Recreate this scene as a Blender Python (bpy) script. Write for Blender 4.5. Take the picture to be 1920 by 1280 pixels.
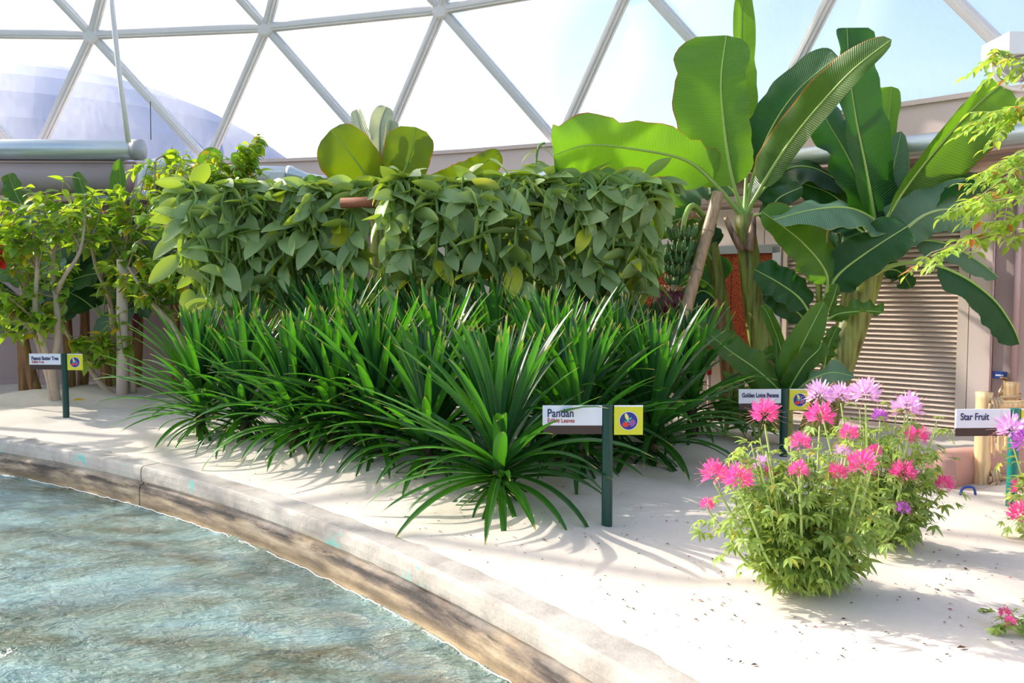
import bpy, math, random
from mathutils import Vector, Matrix, noise
for o in list(bpy.data.objects): bpy.data.objects.remove(o)
R_ = math.radians
scene = bpy.context.scene
COL = scene.collection

# ------------------------------------------------------------------ camera, sky, sun, exposure
F_PX, HORIZON, CAM_H = 1600.0, 545.0, 1.5
PITCH = math.atan((640 - HORIZON) / F_PX)
cam_d = bpy.data.cameras.new('camera'); cam = bpy.data.objects.new('camera', cam_d); COL.objects.link(cam)
cam_d.sensor_width = 36; cam_d.lens = F_PX / 1920 * 36; cam_d.clip_end = 500
cam.location = (0, 0, CAM_H); cam.rotation_euler = (math.pi / 2 - PITCH, 0, 0)
scene.camera = cam

SUN_AZ, SUN_EL = R_(25), R_(31)            # azimuth measured from -X towards +Y
SUN_DIR = Vector((-math.cos(SUN_AZ) * math.cos(SUN_EL), math.sin(SUN_AZ) * math.cos(SUN_EL), math.sin(SUN_EL)))
world = bpy.data.worlds.new('sky'); scene.world = world; world.use_nodes = True
wn = world.node_tree; wn.nodes.clear()
wo = wn.nodes.new('ShaderNodeOutputWorld'); wb = wn.nodes.new('ShaderNodeBackground'); ws = wn.nodes.new('ShaderNodeTexSky')
ws.sky_type = 'NISHITA'; ws.sun_disc = False; ws.sun_elevation = SUN_EL
ws.sun_rotation = math.atan2(SUN_DIR.x, SUN_DIR.y)
ws.air_density = 1.0; ws.dust_density = 3.5; ws.ozone_density = 1.0
wb.inputs['Strength'].default_value = 0.33
wn.links.new(ws.outputs[0], wb.inputs['Color']); wn.links.new(wb.outputs[0], wo.inputs['Surface'])
sun_d = bpy.data.lights.new('sun', 'SUN'); sun = bpy.data.objects.new('sun', sun_d); COL.objects.link(sun)
sun_d.energy = 5.6; sun_d.angle = R_(0.6); sun_d.color = (1.0, 0.93, 0.82)
sun.rotation_euler = SUN_DIR.to_track_quat('Z', 'Y').to_euler()
sun.location = (-20, 8, 20)
vs = scene.view_settings
vs.view_transform = 'Standard'; vs.look = 'None'; vs.gamma = 1.0; vs.use_curve_mapping = False; vs.exposure = 0.22

# ------------------------------------------------------------------ measuring the place
def ray(u, v):
    a = (u - 960) / F_PX; b = (640 - v) / F_PX
    return Vector((a, math.cos(PITCH) + b * math.sin(PITCH), b * math.cos(PITCH) - math.sin(PITCH)))
def at(u, v, d):
    r = ray(u, v); s = d / r.y
    return Vector((r.x * s, d, CAM_H + r.z * s))
def ground(u, v, z=0.0):
    r = ray(u, v); s = (z - CAM_H) / r.z
    return Vector((r.x * s, r.y * s, z))

CURB_C, CURB_R = Vector((-12.69, -5.16)), 15.62          # canal edge is an arc
DOME_C, WALL_R, SILL_Z = Vector((-6.9, -3.1)), 16.7, 3.5  # wall and dome are arcs too
DOME_PH, DOME_DP = 7.4, 9.70
WATER_Z = -0.35
def wall_point(phi_deg, z=0.0, r=WALL_R):
    a = R_(phi_deg)
    return Vector((DOME_C.x + r * math.sin(a), DOME_C.y + r * math.cos(a), z))
def wall_phi(u):
    lo, hi = -60.0, 80.0
    for _ in range(50):
        m = (lo + hi) / 2; p = wall_point(m)
        if p.y > 0 and 960 + F_PX * p.x / p.y > u or p.y <= 0: hi = m
        else: lo = m
    return lo

MOUNDS = []
def sand_h(x, y):
    r = math.hypot(x - CURB_C.x, y - CURB_C.y) - CURB_R
    k = min(1.0, max(0.0, (r - 0.25) / 0.7))
    h = 0.055 * noise.noise(Vector((x * 0.75, y * 0.75, 3.1))) + 0.040 * noise.noise(Vector((x * 1.9, y * 1.9, 7.7))) + 0.014 * noise.noise(Vector((x * 5, y * 5, 1.7)))
    h += 0.02 * k
    for mx, my, mr, mh in MOUNDS:
        q = ((x - mx) ** 2 + (y - my) ** 2) / (mr * mr)
        if q < 6: h += mh * math.exp(-q)
    return h * k + 0.012
def on_sand(u, v):
    p = ground(u, v)
    for _ in range(4): p = ground(u, v, sand_h(p.x, p.y))
    return p
def base_at(u, d):
    x = (u - 960) / F_PX * d
    return Vector((x, d, sand_h(x, d)))

# ------------------------------------------------------------------ materials
def lin(c):
    return tuple((x / 255 / 12.92 if x / 255 <= 0.04045 else ((x / 255 + 0.055) / 1.055) ** 2.4) for x in c)
class NT:
    def __init__(s, name):
        s.m = bpy.data.materials.new(name); s.m.use_nodes = True; s.t = s.m.node_tree; s.t.nodes.clear()
        s.out = s.t.nodes.new('ShaderNodeOutputMaterial')
    def n(s, typ, **kw):
        x = s.t.nodes.new('ShaderNode' + typ)
        for k, v in kw.items():
            if k.startswith('i_'):
                key = k[2:]; key = int(key) if key.isdigit() else key.replace('_', ' ')
                s.set(x.inputs[key], v)
            else: setattr(x, k, v)
        return x
    def set(s, sock, v):
        if hasattr(v, 'is_output'): s.t.links.new(v, sock)
        elif isinstance(v, (tuple, list)) and len(v) == 3 and sock.type == 'RGBA': sock.default_value = (*v, 1)
        else: sock.default_value = v
    def coord(s, kind='Object'): return s.n('TexCoord').outputs[kind]
    def noise(s, scale, detail=4, vec=None, rough=0.55, dist=0.0):
        return s.n('TexNoise', i_Vector=vec if vec else s.coord(), i_Scale=scale, i_Detail=detail, i_Roughness=rough, i_Distortion=dist).outputs['Fac']
    def ramp(s, fac, stops, interp='LINEAR'):
        r = s.n('ValToRGB'); s.set(r.inputs[0], fac); cr = r.color_ramp; cr.interpolation = interp
        while len(cr.elements) < len(stops): cr.elements.new(0.5)
        for e, (p, c) in zip(cr.elements, stops):
            e.position = p; e.color = (*c, 1) if len(c) == 3 else c
        return r.outputs[0]
    def mix(s, fac, a, b, mode='MIX'):
        x = s.n('MixRGB', blend_type=mode); s.set(x.inputs[0], fac); s.set(x.inputs[1], a); s.set(x.inputs[2], b); return x.outputs[0]
    def math(s, op, a, b=0.0, c=0.0):
        x = s.n('Math', operation=op); s.set(x.inputs[0], a); s.set(x.inputs[1], b); s.set(x.inputs[2], c); return x.outputs[0]
    def bump(s, h, strength=0.3, dist=0.01):
        return s.n('Bump', i_Height=h, i_Strength=strength, i_Distance=dist).outputs[0]
    def done(s, shader): s.t.links.new(shader, s.out.inputs['Surface']); return s.m
    def rnd(s): return s.math('FRACT', s.math('ADD', s.n('ObjectInfo').outputs['Random'], s.n('NewGeometry').outputs['Random Per Island']))

def plain(name, rgb, rough=0.6, metal=0.0, var=0.12, scale=6.0, bump=0.1, bscale=60.0, spec=0.5):
    t = NT(name); c = lin(rgb)
    col = t.mix(t.noise(scale), tuple(x * (1 - var) for x in c), tuple(min(1, x * (1 + var)) for x in c))
    p = t.n('BsdfPrincipled', i_Base_Color=col, i_Roughness=rough, i_Metallic=metal)
    p.inputs['Specular IOR Level'].default_value = spec
    if bump: t.set(p.inputs['Normal'], t.bump(t.noise(bscale, 3), bump))
    return t.done(p.outputs[0])

def leaf_mat(name, front, trans, amount=0.4, rough=0.4, var=0.35, edge=None, tip=None, veins=0.0, under=None, mid=None, yellow=None, spec=0.5):
    """leaf with light coming through; uv.x runs across the blade, uv.y from base to tip"""
    t = NT(name); f = lin(front); tr = lin(trans)
    uv = t.n('SeparateXYZ', i_0=t.coord('UV')); ux, uy = uv.outputs[0], uv.outputs[1]
    rnd = t.rnd()
    col = t.mix(rnd, tuple(x * (1 - var) for x in f), tuple(min(1, x * (1 + var)) for x in f))
    tcol = t.mix(rnd, tuple(x * (1 - var * .6) for x in tr), tuple(min(1, x * (1 + var * .6)) for x in tr))
    if yellow:
        k = t.math('GREATER_THAN', rnd, yellow[0]); yc = lin(yellow[1])
        col = t.mix(k, col, yc); tcol = t.mix(k, tcol, yc)
    if under:
        bf = t.n('NewGeometry').outputs['Backfacing']; col = t.mix(bf, col, lin(under))
    across = t.math('ABSOLUTE', t.math('SUBTRACT', ux, 0.5))      # 0 at midrib, .5 at edge
    if mid:
        col = t.mix(t.math('MULTIPLY', t.math('LESS_THAN', across, mid[1]), 0.6), col, lin(mid[0]))
    if edge:
        nz = t.noise(7.0, 4, t.coord('UV'))
        e = t.math('GREATER_THAN', t.math('ADD', across, t.math('MULTIPLY', t.math('SUBTRACT', nz, 0.5), edge[2])), edge[1])
        col = t.mix(e, col, lin(edge[0])); tcol = t.mix(e, tcol, lin(edge[0]))
    if tip:
        e = t.ramp(uy, [(tip[1], (0, 0, 0)), (min(1, tip[1] + tip[2]), (1, 1, 1))])
        col = t.mix(e, col, lin(tip[0])); tcol = t.mix(e, tcol, lin(tip[0]))
    nrm = None
    if veins:
        sk = t.math('ADD', t.math('MULTIPLY', uy, veins), t.math('MULTIPLY', across, -veins * 0.10))
        w = t.math('SINE', t.math('MULTIPLY', sk, 6.283))
        streak = t.noise(3.0, 5, t.n('Mapping', i_Vector=t.coord('UV'), i_Scale=(1.2, 22, 1)).outputs[0], .6)
        k = t.math('ADD', t.math('MULTIPLY_ADD', w, 0.07, 0.07), t.math('MULTIPLY', streak, .36))
        col = t.mix(k, col, tuple(x * .42 for x in f)); tcol = t.mix(t.math('MULTIPLY', k, .9), tcol, tuple(x * .45 for x in tr))
        nrm = t.bump(t.math('ADD', w, t.math('MULTIPLY', streak, 2.0)), 0.35, 0.005)
    p = t.n('BsdfPrincipled', i_Base_Color=col, i_Roughness=rough); p.inputs['Specular IOR Level'].default_value = spec
    tb = t.n('BsdfTranslucent', i_Color=tcol)
    if nrm: t.set(p.inputs['Normal'], nrm)
    return t.done(t.n('MixShader', i_0=amount, i_1=p.outputs[0], i_2=tb.outputs[0]).outputs[0])

M = {}
M['pandan'] = leaf_mat('pandan_leaf', (23, 66, 30), (92, 172, 20), 0.32, 0.30, 0.35, tip=((196, 178, 92), 0.93, 0.06), under=(46, 96, 54), mid=((92, 140, 60), 0.05), spec=0.55)
M['vanilla'] = leaf_mat('vanilla_leaf', (158, 182, 120), (180, 206, 36), 0.30, 0.42, 0.25, edge=((196, 206, 130), 0.485, 0.0), under=(150, 176, 112), yellow=(0.94, (196, 200, 48)))
M['vanilla_stem'] = plain('vanilla_stem', (128, 164, 82), 0.45, var=.2)
M['banana'] = leaf_mat('banana_leaf', (76, 126, 48), (134, 190, 28), 0.43, 0.36, 0.2, edge=((176, 108, 36), 0.487, 0.03), veins=80, under=(108, 152, 76))
M['banana_dark'] = leaf_mat('banana_leaf_deep_green', (38, 88, 42), (70, 140, 22), 0.30, 0.36, 0.2, edge=((150, 140, 70), 0.492, 0.02), veins=88, under=(70, 112, 66))
M['banana_blue'] = leaf_mat('banana_leaf_glaucous', (104, 142, 108), (110, 160, 50), 0.25, 0.42, 0.15, edge=((170, 190, 90), 0.485, 0.02), veins=80, under=(116, 150, 112))
M['banana_pale'] = leaf_mat('banana_leaf_pale_underside', (196, 204, 178), (200, 206, 150), 0.3, 0.55, 0.1, edge=((170, 140, 90), 0.48, 0.05), veins=40)
M['banana_olive'] = leaf_mat('banana_leaf_olive', (92, 122, 34), (138, 166, 14), 0.42, 0.4, 0.1, edge=((190, 120, 30), 0.478, 0.05), veins=88)
M['banana_edge'] = leaf_mat('banana_leaf_rust_edged', (78, 116, 44), (120, 160, 20), 0.32, 0.38, 0.1, edge=((196, 118, 30), 0.468, 0.06), veins=88, under=(88, 122, 60))
M['dry_leaf'] = leaf_mat('dry_leaf', (176, 146, 110), (190, 140, 80), 0.2, 0.8, 0.2)
M['midrib'] = plain('banana_midrib', (158, 188, 96), 0.45, var=.15)
M['midrib_pale'] = plain('banana_petiole', (168, 192, 128), 0.45, var=.15)
M['peanut'] = leaf_mat('peanut_tree_leaf', (122, 166, 56), (192, 222, 44), 0.48, 0.38, 0.4, under=(128, 164, 84), yellow=(0.93, (226, 190, 40)))
M['peanut_dark'] = leaf_mat('peanut_tree_leaf_deep', (62, 112, 50), (120, 180, 40), 0.38, 0.36, 0.35, under=(96, 138, 84))
M['cleome'] = leaf_mat('spider_flower_leaf', (132, 158, 84), (186, 210, 84), 0.42, 0.5, 0.4, under=(150, 172, 110), yellow=(0.95, (196, 190, 80)))
M['star'] = leaf_mat('star_fruit_leaf', (128, 168, 66), (196, 220, 70), 0.45, 0.42, 0.35, under=(150, 184, 96), yellow=(0.94, (196, 120, 60)))
M['ginger'] = leaf_mat('broad_leaf', (78, 128, 56), (140, 190, 40), 0.38, 0.4, 0.25)
M['cleome_stem'] = plain('spider_flower_stem', (176, 196, 112), 0.6, var=.2)
def petal_mat(name, a, b, tr):
    t = NT(name); c = t.mix(t.noise(55, 2), lin(a), lin(b))
    p = t.n('BsdfPrincipled', i_Base_Color=c, i_Roughness=0.6); tb = t.n('BsdfTranslucent', i_Color=lin(tr))
    return t.done(t.n('MixShader', i_0=0.4, i_1=p.outputs[0], i_2=tb.outputs[0]).outputs[0])
M['petal_pink'] = petal_mat('hot_pink_petal', (240, 66, 156), (255, 150, 206), (255, 96, 184))
M['petal_lilac'] = petal_mat('lilac_petal', (224, 160, 232), (255, 232, 254), (244, 190, 248))
M['petal_violet'] = petal_mat('violet_petal', (176, 84, 204), (220, 150, 232), (220, 130, 240))
M['stamen'] = plain('stamen', (196, 130, 120), 0.7)
M['bark_pale'] = plain('pale_bark', (188, 166, 144), 0.8, var=.22, scale=18, bump=.35, bscale=90)
M['bark_twig'] = plain('twig_bark', (160, 138, 112), 0.8, var=.2)
M['pandan_stem'] = plain('pandan_stem', (72, 66, 44), 0.8, var=.3)
M['log'] = plain('brown_log', (140, 84, 56), 0.75, var=.3, scale=10, bump=.3)
def stem_mat(name, a, b, c):
    t = NT(name); co = t.coord()
    mp = t.n('Mapping', i_Vector=co); mp.inputs['Scale'].default_value = (14, 14, 1.1)
    nz = t.noise(1.6, 5, mp.outputs[0])
    col = t.ramp(nz, [(0.30, lin(a)), (0.5, lin(b)), (0.72, lin(c))])
    p = t.n('BsdfPrincipled', i_Base_Color=col, i_Roughness=0.45, i_Normal=t.bump(nz, 0.3, 0.02))
    return t.done(p.outputs[0])
M['pseudostem'] = stem_mat('banana_pseudostem', (70, 52, 26), (132, 138, 56), (156, 168, 84))
M['pseudostem_brown'] = stem_mat('banana_pseudostem_brown', (82, 50, 30), (150, 104, 62), (150, 140, 76))
M['sheath'] = stem_mat('dry_sheath', (80, 52, 38), (150, 112, 84), (196, 166, 138))
M['fruit'] = plain('green_banana', (84, 122, 66), 0.5, var=.25, scale=30)
M['fruit_tip'] = plain('banana_flower_tip', (206, 176, 140), 0.8)
M['bud'] = stem_mat('banana_bud', (60, 18, 30), (104, 36, 48), (134, 66, 76))
def bamboo_mat(name, rgb):
    t = NT(name); c = lin(rgb)
    mp = t.n('Mapping', i_Vector=t.coord()); mp.inputs['Scale'].default_value = (20, 20, 2)
    nz = t.noise(2.0, 4, mp.outputs[0])
    col = t.ramp(nz, [(.3, tuple(x * .6 for x in c)), (.5, c), (.75, tuple(min(1, x * 1.25) for x in c))])
    p = t.n('BsdfPrincipled', i_Base_Color=col, i_Roughness=0.4); return t.done(p.outputs[0])
M['bamboo'] = bamboo_mat('bamboo', (222, 188, 140))
M['bamboo_grey'] = bamboo_mat('weathered_bamboo', (186, 152, 116))
M['rope'] = plain('rope', (200, 172, 138), 0.9, var=.2, scale=60, bump=.6, bscale=160)
M['terracotta'] = plain('terracotta_render', (196, 150, 136), 0.85, var=.1, bump=.2, bscale=120)
M['wall'] = plain('painted_wall', (236, 214, 202), 0.7, var=.05, scale=1.5, bump=.08, bscale=40)
M['wall_mauve'] = plain('mauve_wall_paint', (176, 152, 146), 0.7, var=.05, scale=1.5, bump=.08, bscale=40)
M['fascia'] = plain('fascia_paint', (214, 192, 184), 0.65, var=.04, scale=2, bump=.05)
M['pipe_brown'] = plain('brown_pipe_paint', (160, 130, 118), 0.5, var=.1)
M['pipe_pink'] = plain('beige_pipe_paint', (214, 180, 178), 0.5, var=.06)
M['duct'] = plain('galvanised_duct', (206, 214, 216), 0.36, metal=0.55, var=.05, bump=.04)
M['tank'] = plain('mauve_duct_wrap', (188, 166, 164), 0.6, var=.05)
M['white_metal'] = plain('white_metal', (226, 228, 232), 0.4, var=.03, bump=0)
M['strut'] = plain('aluminium_strut', (232, 228, 228), 0.5, metal=0.0, var=.06, scale=4, bump=.05)
M['dark'] = plain('dark_recess', (52, 44, 42), 0.8)
M['grey_metal'] = plain('grey_metal', (176, 176, 178), 0.45, metal=.3, var=.06)
M['post_green'] = plain('dark_green_paint', (16, 66, 58), 0.35, var=.08, bump=0)
M['post_teal'] = plain('teal_green_paint', (14, 120, 108), 0.35, var=.08, bump=0)
M['sign_white'] = plain('white_sign_enamel', (232, 234, 242), 0.4, var=.01, bump=0)
M['sign_brown'] = plain('brown_sign_plate', (66, 48, 44), 0.45, var=.05, bump=0)
M['sign_yellow'] = plain('yellow_sign_enamel', (222, 218, 50), 0.4, var=.02, bump=0)
M['ink_navy'] = plain('navy_ink', (36, 40, 92), 0.6, var=0, bump=0)
M['ink_red'] = plain('red_ink', (176, 40, 48), 0.6, var=0, bump=0)
M['ink_blue'] = plain('blue_ink', (42, 50, 140), 0.5, var=0, bump=0)
M['ink_corn'] = plain('corn_ink', (236, 226, 120), 0.5, var=.05, bump=0)
M['ink_leaf'] = plain('teal_leaf_ink', (96, 188, 178), 0.5, var=0, bump=0)
M['ink_tomato'] = plain('tomato_ink', (226, 60, 44), 0.5, var=0, bump=0)
M['ink_grape'] = plain('pink_grape_ink', (206, 120, 178), 0.5, var=0, bump=0)
M['red_paint'] = plain('red_paint', (196, 30, 34), 0.4, var=.05, bump=0)
M['brass'] = plain('brass', (186, 150, 104), 0.35, metal=.8, bump=0)
M['blue_plastic'] = plain('blue_plastic', (36, 70, 150), 0.45, bump=0)
M['black_plastic'] = plain('black_plastic', (24, 24, 26), 0.5, bump=0)
M['red_bract'] = leaf_mat('red_bract', (206, 26, 20), (240, 50, 20), 0.3, 0.4, 0.2)
M['debris'] = plain('dry_flecks', (74, 52, 42), 0.9, var=.4, scale=20)
M['petal_litter'] = plain('fallen_petals', (150, 60, 70), 0.9, var=.3)

def sand_mat():
    t = NT('white_sand'); co = t.coord()
    a = t.noise(0.9, 4, co); b = t.noise(9, 5, co); c = t.noise(240, 3, co)
    col = t.mix(a, lin((212, 200, 187)), lin((226, 216, 204)))
    col = t.mix(t.math('MULTIPLY', b, 0.25), col, lin((194, 180, 166)))
    fl = t.ramp(t.noise(95, 2, co), [(0.71, (0, 0, 0)), (0.74, (1, 1, 1))])
    col = t.mix(t.math('MULTIPLY', fl, 0.30), col, lin((120, 98, 84)))
    h = t.math('ADD', t.math('MULTIPLY', b, 0.5), t.math('MULTIPLY', c, 0.12))
    p = t.n('BsdfPrincipled', i_Base_Color=col, i_Roughness=0.95, i_Normal=t.bump(h, 0.55, 0.03)); p.inputs['Specular IOR Level'].default_value = 0.15
    return t.done(p.outputs[0])
M['sand'] = sand_mat()
def curb_mat():
    t = NT('stained_concrete'); co = t.coord(); z = t.n('SeparateXYZ', i_0=co).outputs[2]
    mp = t.n('Mapping', i_Vector=co); mp.inputs['Scale'].default_value = (1, 1, 7)
    a = t.noise(2.2, 6, co, .65); s = t.noise(1.3, 5, mp.outputs[0], .6); fine = t.noise(30, 5, co, .7)
    conc = t.ramp(a, [(.28, lin((142, 134, 126))), (.5, lin((190, 182, 172))), (.72, lin((216, 208, 196)))])
    conc = t.mix(t.math('MULTIPLY', fine, .35), conc, lin((120, 112, 104)))
    stain = t.ramp(s, [(.34, lin((58, 50, 46))), (.45, lin((112, 98, 88))), (.56, lin((168, 148, 122))), (.72, lin((204, 188, 164)))])
    blackline = t.math('MULTIPLY', t.ramp(t.noise(2.4, 6, mp.outputs[0], .7), [(.44, (0, 0, 0)), (.56, (1, 1, 1))]), t.math('SUBTRACT', 1.0, t.math('MINIMUM', 1.0, t.math('MULTIPLY', t.math('ABSOLUTE', t.math('ADD', z, .185)), 22.0))))
    stain = t.mix(blackline, stain, lin((52, 48, 46)))
    low = t.ramp(t.math('ADD', z, t.math('MULTIPLY', t.math('SUBTRACT', a, .5), .10)), [(0.0, (1, 1, 1)), (1.0, (1, 1, 1))])
    k = t.n('MapRange', i_Value=t.math('ADD', z, t.math('MULTIPLY', t.math('SUBTRACT', a, .5), .12)))
    k.inputs['From Min'].default_value = -.10; k.inputs['From Max'].default_value = -.17
    col = t.mix(k.outputs[0], conc, stain)
    blk = t.math('MULTIPLY', t.ramp(t.noise(3.2, 6, mp.outputs[0], .7), [(.52, (0, 0, 0)), (.62, (1, 1, 1))]),
                 t.ramp(z, [(0.0, (0, 0, 0)), (1.0, (0, 0, 0))]))
    al = t.n('MapRange', i_Value=z); al.inputs['From Min'].default_value = -.24; al.inputs['From Max'].default_value = -.34
    algae = t.mix(t.noise(5, 4, co), lin((132, 108, 66)), lin((182, 156, 112)))
    col = t.mix(t.math('MULTIPLY', al.outputs[0], .6), col, algae)
    # turquoise paint left in flecks on the upper face
    pt = t.ramp(t.noise(2.6, 7, co, .72), [(.595, (0, 0, 0)), (.615, (1, 1, 1))])
    up = t.math('MULTIPLY', t.math('GREATER_THAN', z, -.125), t.math('LESS_THAN', z, -.012))
    col = t.mix(t.math('MULTIPLY', t.math('MULTIPLY', pt, up), .8), col, lin((118, 200, 188)))
    h = t.math('ADD', a, t.math('MULTIPLY', fine, .5))
    p = t.n('BsdfPrincipled', i_Base_Color=col, i_Roughness=0.8, i_Normal=t.bump(h, 0.5, 0.02)); return t.done(p.outputs[0])
M['curb'] = curb_mat()
def water_mat():
    t = NT('canal_water'); co = t.coord()
    mp = t.n('Mapping', i_Vector=co); mp.inputs['Rotation'].default_value = (0, 0, R_(40)); mp.inputs['Scale'].default_value = (1.0, 2.2, 1)
    a = t.noise(1.6, 3, mp.outputs[0], .5, .6); b = t.noise(6.5, 4, mp.outputs[0], .6, 1.0); c = t.noise(22, 4, mp.outputs[0], .6, .5)
    h = t.math('ADD', t.math('ADD', a, t.math('MULTIPLY', b, .45)), t.math('MULTIPLY', c, .22))
    nb = t.bump(h, 0.9, 0.22)
    fr = t.n('Fresnel', i_IOR=1.33, i_Normal=nb).outputs[0]
    gl = t.n('BsdfGlossy', i_Color=(1, 1, 1), i_Roughness=0.03, i_Normal=nb)
    tr = t.n('BsdfTransparent', i_Color=lin((214, 236, 228)))
    murk = t.n('BsdfDiffuse', i_Color=t.ramp(t.noise(0.9, 4, mp.outputs[0], .6, .5), [(.36, lin((116, 122, 94))), (.48, lin((160, 186, 172))), (.62, lin((184, 222, 220)))]), i_Normal=nb)
    body = t.n('MixShader', i_0=.62, i_1=tr.outputs[0], i_2=murk.outputs[0])
    return t.done(t.n('MixShader', i_0=t.math('MINIMUM', t.math('MULTIPLY', fr, 2.0), 1.0), i_1=body.outputs[0], i_2=gl.outputs[0]).outputs[0])
M['water'] = water_mat()
def canal_floor_mat():
    t = NT('aqua_canal_paint'); co = t.coord()
    a = t.noise(1.1, 5, co, .6)
    col = t.ramp(a, [(.36, lin((120, 132, 96))), (.46, lin((150, 190, 178))), (.62, lin((176, 222, 216)))])
    p = t.n('BsdfPrincipled', i_Base_Color=col, i_Roughness=0.8); return t.done(p.outputs[0])
M['canal_floor'] = canal_floor_mat()
def pane_mat():
    t = NT('glazing_film'); co = t.coord()
    mp = t.n('Mapping', i_Vector=co); mp.inputs['Scale'].default_value = (6, 6, 1.2)
    nz = t.noise(2.5, 4, mp.outputs[0])
    tr = t.n('BsdfTransparent', i_Color=(.95, .97, .98)); tl = t.n('BsdfTranslucent', i_Color=(.92, .94, .96))
    gl = t.n('BsdfGlossy', i_Roughness=0.12, i_Normal=t.bump(nz, .2, .02)); gl.inputs['Color'].default_value = (1, 1, 1, 1)
    fr = t.n('Fresnel', i_IOR=1.25).outputs[0]
    m1 = t.n('MixShader', i_0=t.math('MULTIPLY_ADD', nz, .14, .10), i_1=tr.outputs[0], i_2=tl.outputs[0])
    return t.done(t.n('MixShader', i_0=t.math('MULTIPLY', fr, .5), i_1=m1.outputs[0], i_2=gl.outputs[0]).outputs[0])
M['pane'] = pane_mat()
def pad_mat():
    t = NT('orange_cooling_pad'); co = t.coord(); nz = t.noise(70, 3, co)
    col = t.ramp(nz, [(.35, lin((110, 34, 10))), (.6, lin((206, 92, 40)))])
    p = t.n('BsdfPrincipled', i_Base_Color=col, i_Roughness=.8, i_Normal=t.bump(nz, .8, .03)); return t.done(p.outputs[0])
M['pad'] = pad_mat()
M['louvre'] = plain('louvre_paint', (228, 208, 192), 0.55, var=.04, scale=2, bump=.04)
M['far_dome'] = plain('far_dome_skin', (134, 145, 182), 0.6, var=.10, scale=1.2, bump=.2, bscale=4)

# ------------------------------------------------------------------ mesh helpers
class MB:
    def __init__(s): s.v = []; s.f = []; s.uv = []
    def add(s, verts, faces, uvs=None):
        b = len(s.v); s.v += [Vector(v) for v in verts]; s.f += [tuple(b + i for i in f) for f in faces]
        s.uv += list(uvs) if uvs else [(0.5, 0.5)] * len(verts)
    def box(s, lo, hi, mat=None):
        x0, y0, z0 = lo; x1, y1, z1 = hi
        vs = [(x0, y0, z0), (x1, y0, z0), (x1, y1, z0), (x0, y1, z0), (x0, y0, z1), (x1, y0, z1), (x1, y1, z1), (x0, y1, z1)]
        if mat: vs = [mat @ Vector(v) for v in vs]
        s.add(vs, [(0, 3, 2, 1), (4, 5, 6, 7), (0, 1, 5, 4), (1, 2, 6, 5), (2, 3, 7, 6), (3, 0, 4, 7)])
    def tube(s, pts, rad, n=8, caps=True):
        pts = [Vector(p) for p in pts]; m = len(pts)
        if not isinstance(rad, (list, tuple)): rad = [rad] * m
        ts = [(pts[min(i + 1, m - 1)] - pts[max(i - 1, 0)]).normalized() for i in range(m)]
        ref = Vector((0, 0, 1)) if abs(ts[0].z) < 0.9 else Vector((1, 0, 0))
        nv = (ref - ts[0] * ref.dot(ts[0])).normalized(); vs = []; uvs = []
        for i in range(m):
            nv = (nv - ts[i] * nv.dot(ts[i])).normalized(); b = ts[i].cross(nv)
            for j in range(n):
                a = 2 * math.pi * j / n
                vs.append(pts[i] + (nv * math.cos(a) + b * math.sin(a)) * rad[i]); uvs.append((j / n, i / max(1, m - 1)))
        fs = [(i * n + j, i * n + (j + 1) % n, (i + 1) * n + (j + 1) % n, (i + 1) * n + j) for i in range(m - 1) for j in range(n)]
        if caps: fs += [tuple(range(n - 1, -1, -1)), tuple((m - 1) * n + j for j in range(n))]
        s.add(vs, fs, uvs)
    def lathe(s, prof, n=16, mat=None):
        vs = []
        for r, z in prof:
            for j in range(n):
                a = 2 * math.pi * j / n; v = Vector((r * math.cos(a), r * math.sin(a), z)); vs.append(mat @ v if mat else v)
        fs = [(i * n + j, i * n + (j + 1) % n, (i + 1) * n + (j + 1) % n, (i + 1) * n + j) for i in range(len(prof) - 1) for j in range(n)]
        fs += [tuple(range(n - 1, -1, -1)), tuple((len(prof) - 1) * n + j for j in range(n))]
        s.add(vs, fs)
    def mesh(s, name, smooth=True, off=None):
        me = bpy.data.meshes.new(name)
        vs = [v - off for v in s.v] if off is not None else s.v
        me.from_pydata([tuple(v) for v in vs], [], s.f)
        ul = me.uv_layers.new(name='UVMap'); idx = [0] * len(me.loops); me.loops.foreach_get('vertex_index', idx)
        flat = [0.0] * (2 * len(idx))
        for i, k in enumerate(idx): flat[2 * i], flat[2 * i + 1] = s.uv[k]
        ul.data.foreach_set('uv', flat)
        if smooth: me.polygons.foreach_set('use_smooth', [True] * len(me.polygons))
        me.update(); return me

def tag(o, label=None, cat=None, group=None, kind=None):
    if label: o['label'] = label
    if cat: o['category'] = cat
    if group: o['group'] = group
    if kind: o['kind'] = kind
    return o
def put(name, me, mat, parent=None, M4=None):
    o = bpy.data.objects.new(name, me); COL.objects.link(o)
    if mat is not None and not me.materials: me.materials.append(mat)
    if parent is not None: o.parent = parent
    if M4 is not None: o.matrix_basis = M4
    return o
def empty(name, loc, rz=0.0):
    o = bpy.data.objects.new(name, None); COL.objects.link(o); o.location = loc; o.rotation_euler = (0, 0, rz); o.empty_display_size = .1
    return o
def wpart(name, mb, mat, root, smooth=True):
    """mesh given in world coordinates, child of a root Empty that only has a location"""
    return put(name, mb.mesh(name, smooth, Vector(root.location)), mat, root)
def catmull(pts, n):
    pts = [Vector(p) for p in pts]; m = len(pts) - 1; out = []
    for i in range(n + 1):
        x = i / n * m; k = min(int(x), m - 1); t = x - k
        p0, p1, p2, p3 = pts[max(k - 1, 0)], pts[k], pts[k + 1], pts[min(k + 2, m)]
        out.append(0.5 * ((2 * p1) + (p2 - p0) * t + (2 * p0 - 5 * p1 + 4 * p2 - p3) * t * t + (3 * p1 - p0 - 3 * p2 + p3) * t ** 3))
    return out
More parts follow.
